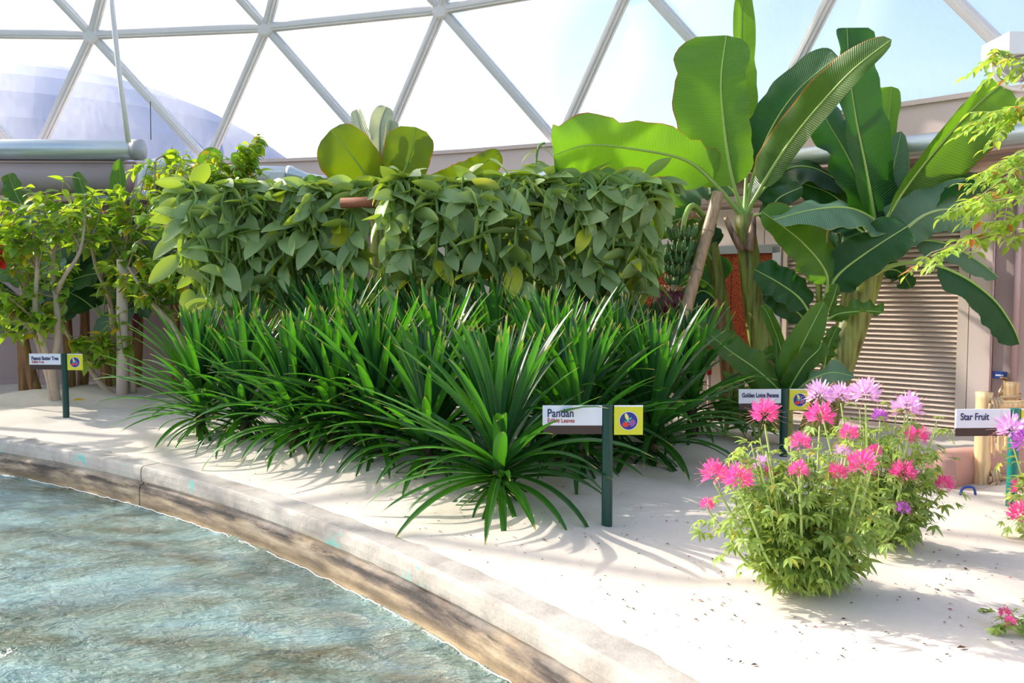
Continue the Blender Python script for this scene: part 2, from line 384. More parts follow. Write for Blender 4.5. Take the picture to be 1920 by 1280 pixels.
def lerp(a, b, t): return a + (b - a) * t
def rrange(rng, a, b): return a + (b - a) * rng.random()

# generic blade: midline points, half-width function, frame normal, cross profile
def blade(mb, pts, wfun, nrm, cross=((-1, .3), (-.5, .1), (0, 0), (.5, .1), (1, .3)), wl=1.0, wr=1.0, ripple=0.0, seed=0.0, t0=0.0, t1=1.0):
    n = len(pts) - 1; k = len(cross); vs = []; uvs = []
    for i, p in enumerate(pts):
        t = i / n
        T = (pts[min(i + 1, n)] - pts[max(i - 1, 0)]).normalized()
        N0 = nrm(t) if callable(nrm) else nrm
        S = T.cross(N0)
        S = S.normalized() if S.length > 1e-5 else Vector((1, 0, 0))
        N = S.cross(T).normalized()
        w = wfun(t)
        for a, b in cross:
            ww = w * (wl if a < 0 else wr)
            rp = ripple * abs(a) ** 2 * w * noise.noise(Vector((t * 9 + seed, a * 1.5, seed * 3.3))) if ripple else 0
            vs.append(p + S * (a * ww) + N * (b * ww + rp)); uvs.append((0.5 + a * .5, lerp(t0, t1, t)))
    fs = [(i * k + j, i * k + j + 1, (i + 1) * k + j + 1, (i + 1) * k + j) for i in range(n) for j in range(k - 1)]
    mb.add(vs, fs, uvs)

UP = Vector((0, 0, 1)); CAMN = Vector((0, -1, 0))

# ------------------------------------------------------------------ the setting: sand, curb, canal, wall, dome
def sand_bed():
    mb = MB(); na, nr = 330, 150; vs = []
    for i in range(na + 1):
        a = R_(2 + 92 * i / na)
        for j in range(nr + 1):
            q = j / nr; r = CURB_R + 0.17 + 15.5 * (q ** 1.5)
            x = CURB_C.x + r * math.sin(a); y = CURB_C.y + r * math.cos(a)
            z = sand_h(x, y)
            if j == 0: z = -.03
            elif j < 6:
                z = .002 + .010 * (j / 6) + .008 * noise.noise(Vector((x * 6, y * 6, 0)))
            vs.append((x, y, z))
    fs = [(i * (nr + 1) + j, i * (nr + 1) + j + 1, (i + 1) * (nr + 1) + j + 1, (i + 1) * (nr + 1) + j) for i in range(na) for j in range(nr)]
    mb.add(vs, [tuple(reversed(f)) for f in fs])
    o = put('floor', mb.mesh('floor'), M['sand']); tag(o, 'white rippled sand bed the plants grow in', 'sand', kind='structure')
def arc_strip(prof, a0, a1, n, c, r0, jitter=0.0):
    mb = MB(); k = len(prof); vs = []
    for i in range(n + 1):
        a = R_(lerp(a0, a1, i / n))
        for (dr, z) in prof:
            jt = jitter * noise.noise(Vector((math.degrees(a) * 2.1, dr * 40, z * 25)))
            r = r0 + dr + jt
            vs.append((c.x + r * math.sin(a), c.y + r * math.cos(a), z + jt * .5))
    fs = [(i * k + j, (i + 1) * k + j, (i + 1) * k + j + 1, i * k + j + 1) for i in range(n) for j in range(k - 1)]
    fs += [tuple(range(k)), tuple(n * k + j for j in range(k - 1, -1, -1))]
    mb.add(vs, fs); return mb
CURB_PROF = [(.30, -.12), (.30, .0), (.16, .004), (.025, .0), (.006, -.008), (0, -.025), (-.004, -.075), (0, -.125), (.014, -.138), (.016, -.152),
             (-.012, -.164), (-.022, -.20), (-.024, -.27), (-.022, -.32), (-.03, -.36), (-.03, -1.2), (.30, -1.2)]
def ang(c, p): return math.degrees(math.atan2(p.x - c.x, p.y - c.y))
def canal():
    root = empty('canal_wall', (0, 0, 0)); tag(root, 'weathered stained concrete curb of the curved water canal', 'canal wall', kind='structure')
    joint = ang(CURB_C, ground(266, 874))
    for a0, a1, n in ((2, joint - .03, 160), (joint + .03, 94, 420)):
        put('curb_segment', arc_strip(CURB_PROF, a0, a1, n, CURB_C, CURB_R, .005).mesh('curb_segment', False), M['curb'], root)
    fl = arc_strip([(0.1, -1.0), (-7, -1.0)], 2, 94, 60, CURB_C, CURB_R)
    fl.f = fl.f[:60]
    put('canal_floor', fl.mesh('canal_floor'), M['canal_floor'], root)
    mb = MB(); na, nr = 620, 170; vs = []
    for i in range(na + 1):
        a = R_(6 + 72 * i / na)
        for j in range(nr + 1):
            r = CURB_R - .012 - 5.6 * (j / nr) ** 1.15
            x = CURB_C.x + r * math.sin(a); y = CURB_C.y + r * math.cos(a)
            s = math.degrees(a) * .27
            z = WATER_Z + .020 * noise.noise(Vector((s * 1.1, r * 2.4, .5))) + .010 * noise.noise(Vector((s * 3.1 + r, r * 5.5, 4.5)))
            turb = max(0, min(1, (CURB_R - r - 1.2) / 1.2))
            z += turb * (.080 * noise.noise(Vector((x * 2.2, y * 3.6, 9.1))) + .042 * noise.noise(Vector((x * 6, y * 9, 2.1))) + .012 * noise.noise(Vector((x * 15, y * 19, 5.1))))
            if j < 2: z += .014 + .01 * noise.noise(Vector((s * 9, 1, 1)))
            vs.append((x, y, z))
    fs = [(i * (nr + 1) + j, (i + 1) * (nr + 1) + j, (i + 1) * (nr + 1) + j + 1, i * (nr + 1) + j + 1) for i in range(na) for j in range(nr)]
    mb.add(vs, [tuple(reversed(f)) for f in fs])
    o = put('water', mb.mesh('water'), M['water']); tag(o, 'rippling clear aqua water flowing in the canal', 'water', kind='stuff')
def glint():
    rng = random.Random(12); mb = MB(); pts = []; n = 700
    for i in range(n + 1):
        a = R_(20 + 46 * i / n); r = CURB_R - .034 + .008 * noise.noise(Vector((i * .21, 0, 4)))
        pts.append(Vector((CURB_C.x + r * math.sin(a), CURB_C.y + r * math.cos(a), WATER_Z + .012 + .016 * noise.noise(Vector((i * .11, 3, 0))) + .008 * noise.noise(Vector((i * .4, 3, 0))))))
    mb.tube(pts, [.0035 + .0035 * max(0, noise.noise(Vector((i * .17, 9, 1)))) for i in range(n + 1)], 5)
    o = put('glint_line', mb.mesh('glint_line'), plain('glint', (238, 238, 232), .35, bump=0)); tag(o, 'thin white line painted as the glint where the water meets the curb', 'glint', kind='stuff')  # white tube stands in for the bright meniscus highlight along the waterline
glint()

def wall_frame(phi, r=WALL_R):
    """matrix: local x along wall to the right, local -y towards the garden, z up, origin on the wall foot"""
    p = wall_point(phi, 0, r); a = R_(phi)
    X = Vector((math.cos(a), -math.sin(a), 0)); Y = Vector((math.sin(a), math.cos(a), 0))
    return Matrix(((X.x, Y.x, 0, p.x), (X.y, Y.y, 0, p.y), (0, 0, 1, 0), (0, 0, 0, 1)))
def back_wall():
    root = empty('wall_back', wall_point(20)); root.location.z = 0
    tag(root, 'curved beige panelled wall carrying the dome', 'wall', kind='structure')
    L = root.location
    step = DOME_DP / 2; phis = [DOME_PH + step * (k - 10) for k in range(24)]
    half = WALL_R * math.tan(R_(step / 2))
    pm = MB(); pm.box((-half + .006, 0, -.2), (half - .006, .10, 2.92)); pmesh = pm.mesh('wall_panel', False)
    fm = MB()
    fm.box((-half - .002, -.16, 3.10), (half + .002, .12, SILL_Z - .03)); fm.box((-half, -.20, SILL_Z - .05), (half, .12, SILL_Z)); fm.box((-half, -.12, 2.9), (half, .1, 3.10))
    fmesh = fm.mesh('fascia', False)
    bm_ = MB(); bm_.box((-half, -.05, -.2), (half, .02, .10)); bmesh_ = bm_.mesh('footing', False)
    for ph in phis:
        W = Matrix.Translation(-L) @ wall_frame(ph + step / 2)
        put('wall_panel', pmesh, M['wall'] if ph > 18 else M['wall_mauve'], root, W) if False else None
        o = bpy.data.objects.new('wall_panel', pmesh if ph > 14 else pmesh_l(pm)); COL.objects.link(o); o.parent = root; o.matrix_basis = W
        if not o.data.materials: o.data.materials.append(M['wall'] if ph > 14 else M['wall_mauve'])
        put('fascia', fmesh, M['fascia'], root, W); put('footing', bmesh_, M['wall_mauve'], root, W)
    return root
_pl = []
def pmesh_l(pm):
    if not _pl: _pl.append(pm.mesh('wall_panel', False))
    return _pl[0]

RINGS = [(16.7, 3.5, 0.0), (15.92, 5.256, 0.5), (14.80, 6.90, 1.0), (13.40, 8.35, 1.5)]
def dome():
    root = empty('ceiling', (DOME_C.x, DOME_C.y, 0)); tag(root, 'geodesic dome of bright translucent triangular panes and pale struts', 'dome', kind='structure')
    def node(ring, k):
        r, z, off = RINGS[ring]; a = R_(DOME_PH + DOME_DP * (k - 1 + off))
        return Vector((r * math.sin(a), r * math.cos(a), z))
    def strut_mesh(a, b):
        mb = MB(); d = (b - a); ln = d.length; X = d.normalized(); mid = (a + b) / 2
        inn = Vector((-mid.x, -mid.y, -(mid.z - 1.5) * .8)).normalized(); Z = (inn - X * inn.dot(X)).normalized(); Y = Z.cross(X)
        Mx = Matrix(((X.x, Y.x, Z.x, a.x), (X.y, Y.y, Z.y, a.y), (X.z, Y.z, Z.z, a.z), (0, 0, 0, 1)))
        mb.box((.05, -.065, -.05), (ln - .05, .065, .0), Mx); mb.box((.07, -.045, .0), (ln - .07, .045, .05), Mx); mb.box((.09, -.016, .05), (ln - .09, .016, .062), Mx)
        return mb.mesh('strut', False)
    def pane_mesh(a, b, c):
        mb = MB(); n = 7; idx = {}; vs = []; cen = (a + b + c) / 3
        nr = (b - a).cross(c - a).normalized()
        if nr.dot(Vector((cen.x, cen.y, cen.z * .6))) < 0: nr = -nr
        for i in range(n + 1):
            for j in range(n + 1 - i):
                w1, w2 = i / n, j / n; w0 = 1 - w1 - w2
                idx[(i, j)] = len(vs); vs.append(a * w0 + b * w1 + c * w2 + nr * (.30 * (27 * w0 * w1 * w2) ** .6 - .0))
        fs = []
        for i in range(n):
            for j in range(n - i):
                fs.append((idx[(i, j)], idx[(i + 1, j)], idx[(i, j + 1)]))
                if i + j < n - 1: fs.append((idx[(i + 1, j)], idx[(i + 1, j + 1)], idx[(i, j + 1)]))
        mb.add(vs, fs); return mb.mesh('pane')
    hub = MB(); hub.lathe([(.0, -.06), (.11, -.06), (.125, -.04), (.125, .05), (.10, .075), (.0, .08)], 12)
    hme = hub.mesh('hub', False)
    def rot(k): return Matrix.Rotation(-R_(DOME_DP * k), 4, 'Z')
    K = range(-4, 8)
    for ring in range(3):
        n0, n1 = node(ring, 0), node(ring, 1); u0 = node(ring + 1, 0)
        um1 = node(ring + 1, -1)
        sm_h = strut_mesh(n0, n1) if ring > 0 else None
        sm_a, sm_b = strut_mesh(n0, u0), strut_mesh(n0, um1)
        p_up, p_dn = pane_mesh(n0, n1, u0), pane_mesh(n0, u0, um1)
        for k in K:
            for me in (sm_h, sm_a, sm_b):
                if me: put('strut', me, M['strut'], root, rot(k))
            for me in (p_up, p_dn): put('pane', me, M['pane'], root, rot(k))
            if ring > 0:
                inn = Vector((-n0.x, -n0.y, -(n0.z - 1.5) * .8)).normalized()
                q = inn.to_track_quat('Z', 'Y').to_matrix().to_4x4()
                put('hub', hme, M['strut'], root, rot(k) @ Matrix.Translation(n0) @ q)
canal(); back_wall(); dome()

# neighbouring dome seen dimly through the panes on the left
def far_dome():
    root = MB(); prof = []
    R = 21.8
    for i in range(15):
        a = R_(90 * i / 14); prof.append((R * math.cos(a) + .001, R * math.sin(a)))
    root.lathe(prof, 40)
    o = put('neighbouring_dome', root.mesh('neighbouring_dome', False), M['far_dome']); o.location = (-25.5, 47, -8.6)
    tag(o, 'large pale blue-grey dome roof seen outside through the panes', 'building')
far_dome()

# ------------------------------------------------------------------ wall fittings
def tube_thing(name, pts, r, mat, label, cat, n=14, extra=None, group=None):
    mb = MB(); mb.tube(pts, r, n); base = Vector(pts[0])
    o = put(name, mb.mesh(name, True, base), mat); o.location = base; tag(o, label, cat, group); return o
def ring_path(phi0, phi1, r, z, n=40): return [wall_point(lerp(phi0, phi1, i / n), z, r) for i in range(n + 1)]
def fittings():
    # galvanised duct that follows the wall under the fascia
    root = empty('wall_duct', wall_point(wall_phi(560), 3.0, WALL_R - .30)); tag(root, 'long silver duct running along the wall under the dome sill', 'duct')
    mb = MB(); mb.tube(ring_path(wall_phi(600), 62, WALL_R - .36, 3.0), .11, 16); wpart('duct_tube', mb, M['duct'], root)
    for i in range(9):
        mb = MB(); ph = lerp(wall_phi(640), 58, i / 8); a = wall_point(ph, 3.0, WALL_R - .36); b = wall_point(ph + .25, 3.0, WALL_R - .36); mb.tube([a, b], .118, 16); wpart('duct_band', mb, M['grey_metal'], root)
    for z, rr, c, lb in ((2.82, .035, 'pipe_brown', 'upper'), (2.66, .028, 'pipe_brown', 'middle'), (2.52, .040, 'pipe_brown', 'lowest')):
        tube_thing('wall_pipe', ring_path(wall_phi(640), 62, WALL_R - .20 - .03 * rr, z, 60), rr, M[c], f'{lb} of the thin brown pipes running below the silver duct', 'pipe', 8, group='brown wall pipes')
    # big ducts on the left
    root = empty('supply_duct', at(262, 282, 12.6)); tag(root, 'fat silver duct along the top left of the wall', 'duct')
    mb = MB(); mb.tube([at(-260, 279, 12.6), at(262, 281, 12.6)], .145, 24); wpart('duct_tube', mb, M['duct'], root)
    mb = MB(); mb.tube([at(250, 281, 12.6), at(268, 281, 12.6)], .152, 24); wpart('duct_collar', mb, M['grey_metal'], root)
    root = empty('wrapped_duct', at(240, 330, 12.75)); tag(root, 'wide mauve wrapped duct below the fat silver duct', 'duct')
    mb = MB(); mb.tube([at(-260, 331, 12.75), at(238, 333, 12.75)], .265, 28); wpart('duct_body', mb, M['tank'], root)
    mb = MB(); mb.tube([at(-260, 303, 12.45), at(255, 305, 12.45)], .018, 8); wpart('conduit', mb, M['pipe_brown'], root)
    # white elbow and reducer
    root = empty('white_duct', at(330, 330, 12.5)); tag(root, 'white elbowed duct behind the shrubs with a square downpipe', 'duct')
    mb = MB(); mb.tube(catmull([at(272, 372, 12.5), at(272, 330, 12.5), at(285, 312, 12.5), at(320, 308, 12.5), at(345, 309, 12.5)], 16), .10, 16); wpart('elbow', mb, M['white_metal'], root)
    mb = MB(); mb.tube([at(345, 322, 12.5), at(540, 327, 12.3)], .115, 20); wpart('duct_tube', mb, M['white_metal'], root)
    mb = MB(); mb.tube([at(540, 327, 12.3), at(546, 327, 12.3), at(552, 328, 12.3), at(575, 334, 12.3), at(600, 338, 12.3), at(640, 340, 12.3)], [.125, .125, .10, .075, .072, .072], 20); wpart('reducer', mb, M['duct'], root)
    mb = MB(); p = at(520, 345, 12.15); mb.box((p.x - .09, p.y - .06, p.z - 1.2), (p.x + .10, p.y + .06, p.z + .16)); wpart('downpipe', mb, M['white_metal'], root, False)
    mb = MB(); p = at(205, 372, 12.4); mb.box((p.x - .15, p.y - .1, p.z - .03), (p.x + .75, p.y + .2, p.z + .03)); 
    o = wpart('bracket', mb, M['grey_metal'], root, False)
    # pole and wire hanging by the dome
    tube_thing('slanting_pole', [at(207, -20, 11.8), at(211, 20, 11.83), at(225, 150, 11.95), at(241, 268, 12.1)], .035, M['strut'], 'thin pale pole slanting down in front of the dome panes', 'pole', 12)
    tube_thing('hanging_wire', [at(282, 190, 12.3), at(283, 262, 12.3)], .006, M['dark'], 'thin dark wire hanging from a dome strut', 'wire', 6)
    # white post and switch box on the left wall
    root = empty('white_post', base_at(224, 11.6)); tag(root, 'pale round post among the peanut butter tree stems', 'post')
    b = root.location; mb = MB(); mb.tube([b + Vector((0, 0, -.1)), b + Vector((0.06, 0, 1.9))], .072, 16); wpart('shaft', mb, M['wall'], root)
    ph = wall_phi(318); W = wall_frame(ph)
    root = empty('switch_box', W @ Vector((0, -.06, 1.45))); tag(root, 'small white switch box on the mauve wall', 'switch box')
    mb = MB(); mb.box((-.16, -.10, 1.30), (.16, 0, 1.66), W); wpart('box_body', mb, M['white_metal'], root, False)
    mb = MB(); mb.box((.04, -.115, 1.42), (.12, -.09, 1.54), W); mb.box((-.08, -.115, 1.56), (.05, -.09, 1.62), W); wpart('switch', mb, M['black_plastic'], root, False)
    # orange pads between the vanilla and the bananas
    ph = (wall_phi(1170) + wall_phi(1440)) / 2; W = wall_frame(ph, WALL_R - .06)
    hw = (wall_point(wall_phi(1440)) - wall_point(wall_phi(1150))).length / 2
    root = empty('cooling_pad', W @ Vector((0, 0, .72))); tag(root, 'orange cooling pad window with grey sill behind the bananas', 'cooling pad')
    npad = 4
    for i in range(npad):
        mb = MB(); x0 = -hw + 2 * hw * i / npad; x1 = x0 + 2 * hw / npad - .008; mb.box((x0, -.02, .76), (x1, .08, 1.95), W); wpart('pad_panel', mb, M['pad'], root, False)
    mb = MB(); mb.box((-hw - .08, -.10, .64), (hw + .08, .05, .70), W); mb.box((-hw - .08, -.07, .70), (hw + .08, .05, .76), W); wpart('sill', mb, M['grey_metal'], root, False)
    for sx in (-1, 1):
        mb = MB(); mb.box((sx * (hw + .04) - .05, -.06, .70), (sx * (hw + .04) + .05, .05, 2.02), W); wpart('jamb', mb, M['white_metal'], root, False)
    mb = MB(); mb.box((-hw - .08, -.06, 1.95), (hw + .08, .05, 2.05), W); wpart('head', mb, M['grey_metal'], root, False)
    # louvre
    pr = wall_phi(1822); W = wall_frame(pr - 3.4, WALL_R * math.cos(R_(3.0)) - .10)
    x1 = (W.inverted() @ wall_point(pr)).x; x0 = x1 - 1.98
    root = empty('louvre_door', W @ Vector(((x0 + x1) / 2, 0, .05))); tag(root, 'beige louvred panel with many horizontal slats on the right wall', 'louvre')
    mb = MB(); mb.box((x0, .03, .03), (x1, .07, 2.2), W); wpart('back_panel', mb, M['dark'], root, False)
    ns = 40
    sl = MB(); c, s = math.cos(R_(38)), math.sin(R_(38))
    sl.box((x0 + .05, -.035, -.004), (x1 - .1, .035, .004), Matrix.Rotation(R_(42), 4, 'X'))
    sme = sl.mesh('slat', False); Wi = Matrix.Translation(-Vector(root.location)) @ W
    for i in range(ns):
        put('slat', sme, M['louvre'], root, Wi @ Matrix.Translation((0, 0, .10 + i * .0525)))
    for xa, xb in ((x0, x0 + .05), (x1 - .10, x1)):
        mb = MB(); mb.box((xa, -.05, .0), (xb, .05, 2.24), W); wpart('jamb', mb, M['louvre'], root, False)
    mb = MB(); mb.box((x0, -.05, 2.20), (x1, .05, 2.28), W); mb.box((x0, -.05, .0), (x1, .05, .06), W); wpart('rail', mb, M['louvre'], root, False)
    # column and conduits to the right of it
    root = empty('wall_column', W @ Vector((x1 + .12, -.05, 0))); tag(root, 'pale flat wall column right of the louvred panel', 'column')
    mb = MB(); mb.box((x1 + .01, -.06, 0), (x1 + .22, .1, 2.7), W); wpart('pilaster', mb, M['wall'], root, False)
    mb = MB(); mb.box((x1 + .23, -.03, 0), (x1 + .40, .1, 2.7), W); wpart('recess', mb, M['wall_mauve'], root, False)
    for i, (dx, lb) in enumerate(((.225, 'thin beige conduit against the pale wall column'), (.44, 'beige conduit left of the pair beside the red alarm'), (.57, 'beige conduit nearest the red alarm box'))):
        a = W @ Vector((x1 + dx, -.09, .62 if i else .3)); b = W @ Vector((x1 + dx, -.09, 2.62))
        tube_thing('conduit', [a, b], (.012, .030, .036)[i], M['pipe_pink'], lb, 'conduit', 10, group='conduits on the right wall')
    root = empty('name_tag', W @ Vector((x1 + .30, -.045, .66))); tag(root, 'tiny blue tag on the mauve wall recess', 'tag')
    mb = MB(); mb.box((x1 + .24, -.05, .62), (x1 + .36, -.03, .69), W); wpart('plate', mb, M['blue_plastic'], root, False)
    mb = MB(); mb.box((x1 + .265, -.053, .645), (x1 + .335, -.05, .66), W); wpart('print', mb, M['sign_white'], root, False)
    root = empty('hose_tap', W @ Vector((x1 + .34, -.1, .5))); tag(root, 'brass hose tap on the wall beside the blue tag', 'tap')
    mb = MB(); mb.tube([W @ Vector((x1 + .36, 0, .56)), W @ Vector((x1 + .36, -.14, .56)), W @ Vector((x1 + .34, -.18, .50)), W @ Vector((x1 + .34, -.18, .44))], .022, 10); wpart('spout', mb, M['brass'], root)
    mb = MB(); mb.tube([W @ Vector((x1 + .36, -.12, .56)), W @ Vector((x1 + .36, -.12, .63))], .012, 8); mb.lathe([(.0, 0), (.045, 0), (.045, .012), (0, .012)], 12, W @ Matrix.Translation((x1 + .36, -.12, .63))); wpart('handle', mb, M['brass'], root)
    root = empty('fire_alarm', W @ Vector((x1 + .66, -.05, 1.95))); tag(root, 'small red fire alarm box at the right edge', 'alarm')
    mb = MB(); mb.box((x1 + .60, -.07, 1.90), (x1 + .74, 0, 2.06), W); wpart('case', mb, M['red_paint'], root, False)
    mb = MB(); mb.box((x1 + .625, -.08, 1.99), (x1 + .715, -.07, 2.04), W); wpart('handle', mb, M['white_metal'], root, False)
    # small stand tap in front of the wall
    p = base_at(1331, 9.6); root = empty('stand_tap', p); tag(root, 'small garden tap with a red collar below the orange pad', 'tap')
    mb = MB(); mb.tube([p + Vector((0, 0, -.05)), p + Vector((0, 0, .60))], .02, 8); wpart('riser', mb, M['pipe_pink'], root)
    mb = MB(); mb.tube([p + Vector((0, 0, .52)), p + Vector((0, 0, .60))], .03, 10); wpart('collar', mb, M['red_paint'], root)
    mb = MB(); mb.tube([p + Vector((0, 0, .6)), p + Vector((0, 0, .68))], .012, 8); mb.box((p.x - .07, p.y - .015, p.z + .675), (p.x + .07, p.y + .015, p.z + .69)); wpart('handle', mb, M['brass'], root)
    p = base_at(1311, 8.2); root = empty('sprinkler', p); tag(root, 'small black sprinkler standing in the sand beside the pandans', 'sprinkler')
    mb = MB(); mb.tube([p + Vector((0, 0, -.03)), p + Vector((0, 0, .12)), p + Vector((.0, 0, .13))], [.010, .010, .018], 8); wpart('riser', mb, M['black_plastic'], root)
    mb = MB(); mb.tube([p + Vector((-.012, 0, .13)), p + Vector((.022, 0, .18))], .012, 8); wpart('nozzle', mb, M['black_plastic'], root)
    # hooded lamp top right
    c = at(1925, 118, 7.0); root = empty('hooded_lamp', c); tag(root, 'white hooded lamp with ribbed glass hanging at the top right', 'lamp')
    mb = MB(); mb.box((c.x - .26, c.y - .2, c.z + .02), (c.x + .30, c.y + .2, c.z + .19)); wpart('hood', mb, M['white_metal'], root, False)
    mb = MB(); mb.lathe([(.0, -.13), (.12, -.12), (.19, -.07), (.215, .0), (.215, .02), (.0, .02)], 20, Matrix.Translation(c)); wpart('ribbed_glass', mb, M['grey_metal'], root)
    for k in range(14):
        a = math.pi * 2 * k / 14; mb = MB(); mb.tube([c + Vector((.05 * math.cos(a), .05 * math.sin(a), -.132)), c + Vector((.122 * math.cos(a), .122 * math.sin(a), -.124)), c + Vector((.195 * math.cos(a), .195 * math.sin(a), -.07)), c + Vector((.22 * math.cos(a), .22 * math.sin(a), .0))], .008, 5); wpart('rib', mb, M['white_metal'], root)
    mb = MB(); mb.tube(catmull([c + Vector((-.28, 0, .05)), c + Vector((-.26, 0, -.1)), c + Vector((-.12, 0, -.2)), c + Vector((.1, 0, -.21))], 16), .018, 8); wpart('yoke', mb, M['strut'], root)
    mb = MB(); mb.tube([c + Vector((.1, 0, -.21)), c + Vector((.35, .2, -.1)), c + Vector((.7, .9, -.6))], .02, 8); wpart('bracket', mb, M['grey_metal'], root)
fittings()

# ------------------------------------------------------------------ plant bases, then the sand over them
PANDANS = [  # u, depth, head height, size, leaves, label
    (372, 8.25, .42, .95, 84, 'dark green pandan clump farthest left, beside the tree sign'),
    (548, 7.35, .34, .95, 80, 'pandan clump second from left along the curb, leaves reaching the sand'),
    (705, 6.95, .40, .98, 84, 'pandan clump third from left along the front edge'),
    (935, 5.75, .30, 1.0, 96, 'nearest pandan clump, arching over the sand in front of its sign'),
    (1225, 7.0, .40, 1.0, 84, 'pandan clump behind the pandan sign post at the right end'),
    (460, 8.7, .62, .9, 60, 'pandan clump behind the leftmost one, under the left vanilla'),
    (632, 8.0, .66, 1.0, 62, 'tall pandan clump in the second row below the left vanilla'),
    (815, 7.2, .52, 1.0, 66, 'pandan clump just behind the nearest one to its left'),
    (1050, 6.9, .52, 1.0, 66, 'pandan clump behind the word board of the pandan sign'),
    (1150, 7.7, .60, .95, 58, 'pandan clump in the second row right of centre'),
    (1300, 8.0, .50, .9, 56, 'rightmost pandan clump, close to the bamboo prop'),
    (575, 9.1, .85, .95, 50, 'back row pandan with upright spikes under the left vanilla'),
    (700, 8.8, .80, .95, 50, 'back row pandan between the two vanilla curtains'),
    (800, 8.6, .80, .95, 50, 'back row pandan under the left end of the right vanilla'),
    (925, 8.2, .76, .95, 50, 'back row pandan below the middle of the right vanilla'),
    (1100, 8.6, .72, .95, 50, 'back row pandan under the right part of the right vanilla'),
    (1205, 8.9, .62, .9, 50, 'back row pandan below the hanging banana bud'),
    (455, 7.95, .40, .9, 80, 'pandan clump between the first and second along the curb'),
    (625, 7.25, .36, .9, 80, 'pandan clump wedged between the second and third along the curb'),
    (800, 6.55, .34, .92, 84, 'pandan clump left of the nearest one, its leaves over the sand'),
    (1085, 6.55, .36, .9, 84, 'pandan clump right behind the pandan sign post'),
    (1015, 7.6, .62, .98, 60, 'pandan clump in the middle of the second row')]
for u, d, *_ in PANDANS: MOUNDS.append(((u - 960) / F_PX * d, d, .55, .05))
for u, v, rr, hh in ((105, 755, .9, .10), (250, 735, .8, .10), (1520, 1105, .35, .05), (1640, 1020, .35, .04)):
    g = ground(u, v); MOUNDS.append((g.x, g.y, rr, hh))
sand_bed()

# ------------------------------------------------------------------ pandans
def strap_variant(e0, droop, length, width, seed, name='leaf'):
    """strap leaf in the xz-plane from the origin, rising at e0 and arching over"""
    n = 11; pts = [Vector((0, 0, 0))]; rng = random.Random(seed); side = rrange(rng, -.10, .10)
    for i in range(n):
        t = (i + .5) / n; a = e0 - droop * t ** 1.5
        pts.append(pts[-1] + Vector((math.cos(a), side * t, math.sin(a))) * (length / n))
    mb = MB()
    def w(t): return width * .5 * (0.80 + .35 * math.sin(min(1, t * 1.6) * math.pi * .5)) * max(0.02, (1 - t ** 3.2)) ** .75
    # normal perpendicular to the tangent, upper side
    def nr(t):
        a = e0 - droop * max(0, t) ** 1.5
        return Vector((-math.sin(a), 0, math.cos(a)))
    blade(mb, pts, w, nr, ((-1, .42), (-.5, .17), (0, 0), (.5, .17), (1, .42)))
    return mb.mesh(name)
PV = {}
def pandan_variants():
    rng = random.Random(5)
    for cls, (ea, eb, da, db, n) in enumerate([(72, 88, .05, .35, 6), (54, 74, .08, .5, 8), (30, 54, .2, 1.0, 9), (2, 28, .5, 1.5, 9), (-28, 4, .5, 1.2, 6)]):
        PV[cls] = [strap_variant(R_(rrange(rng, ea, eb)), rrange(rng, da, db), 1.0, .070, rng.random() * 99) for _ in range(n)]
pandan_variants()
def pandan(u, d, hh, size, nl, label, seed):
    rng = random.Random(seed); b = base_at(u, d)
    root = empty('pandan_plant', b); tag(root, label, 'pandan', 'pandan clumps in the sand bed')
    st = MB(); st.tube([b + Vector((0, 0, -.05)), b + Vector((0, 0, hh * .5)), b + Vector((.01, 0, hh + .04))], [.05, .045, .03], 8); wpart('stem', st, M['pandan_stem'], root)
    for i in range(nl):
        q = i / nl                                   # 0 newest, 1 oldest
        cls = 0 if q < .17 else 1 if q < .44 else 2 if q < .66 else 3 if q < .87 else 4
        me = rng.choice(PV[cls])
        ln = size * (.78 + .28 * math.sin(math.pi * min(1, q * 1.15)) - (.26 if cls == 4 else 0)) * rrange(rng, .85, 1.12)
        az = i * 2.39996 + rrange(rng, -.3, .3)
        z = hh * (1 - .85 * q) + .03
        Mx = Matrix.Translation((0, 0, z)) @ Matrix.Rotation(az, 4, 'Z') @ Matrix.Rotation(rrange(rng, -.10, .10), 4, 'X') @ Matrix.Diagonal((ln, ln * rrange(rng, .85, 1.15), ln, 1))
        put('leaf', me, M['pandan'], root, Mx)
for i, (u, d, hh, sz, nl, lb) in enumerate(PANDANS): pandan(u, d, hh, sz, int(nl * 1.35), lb, 100 + i)

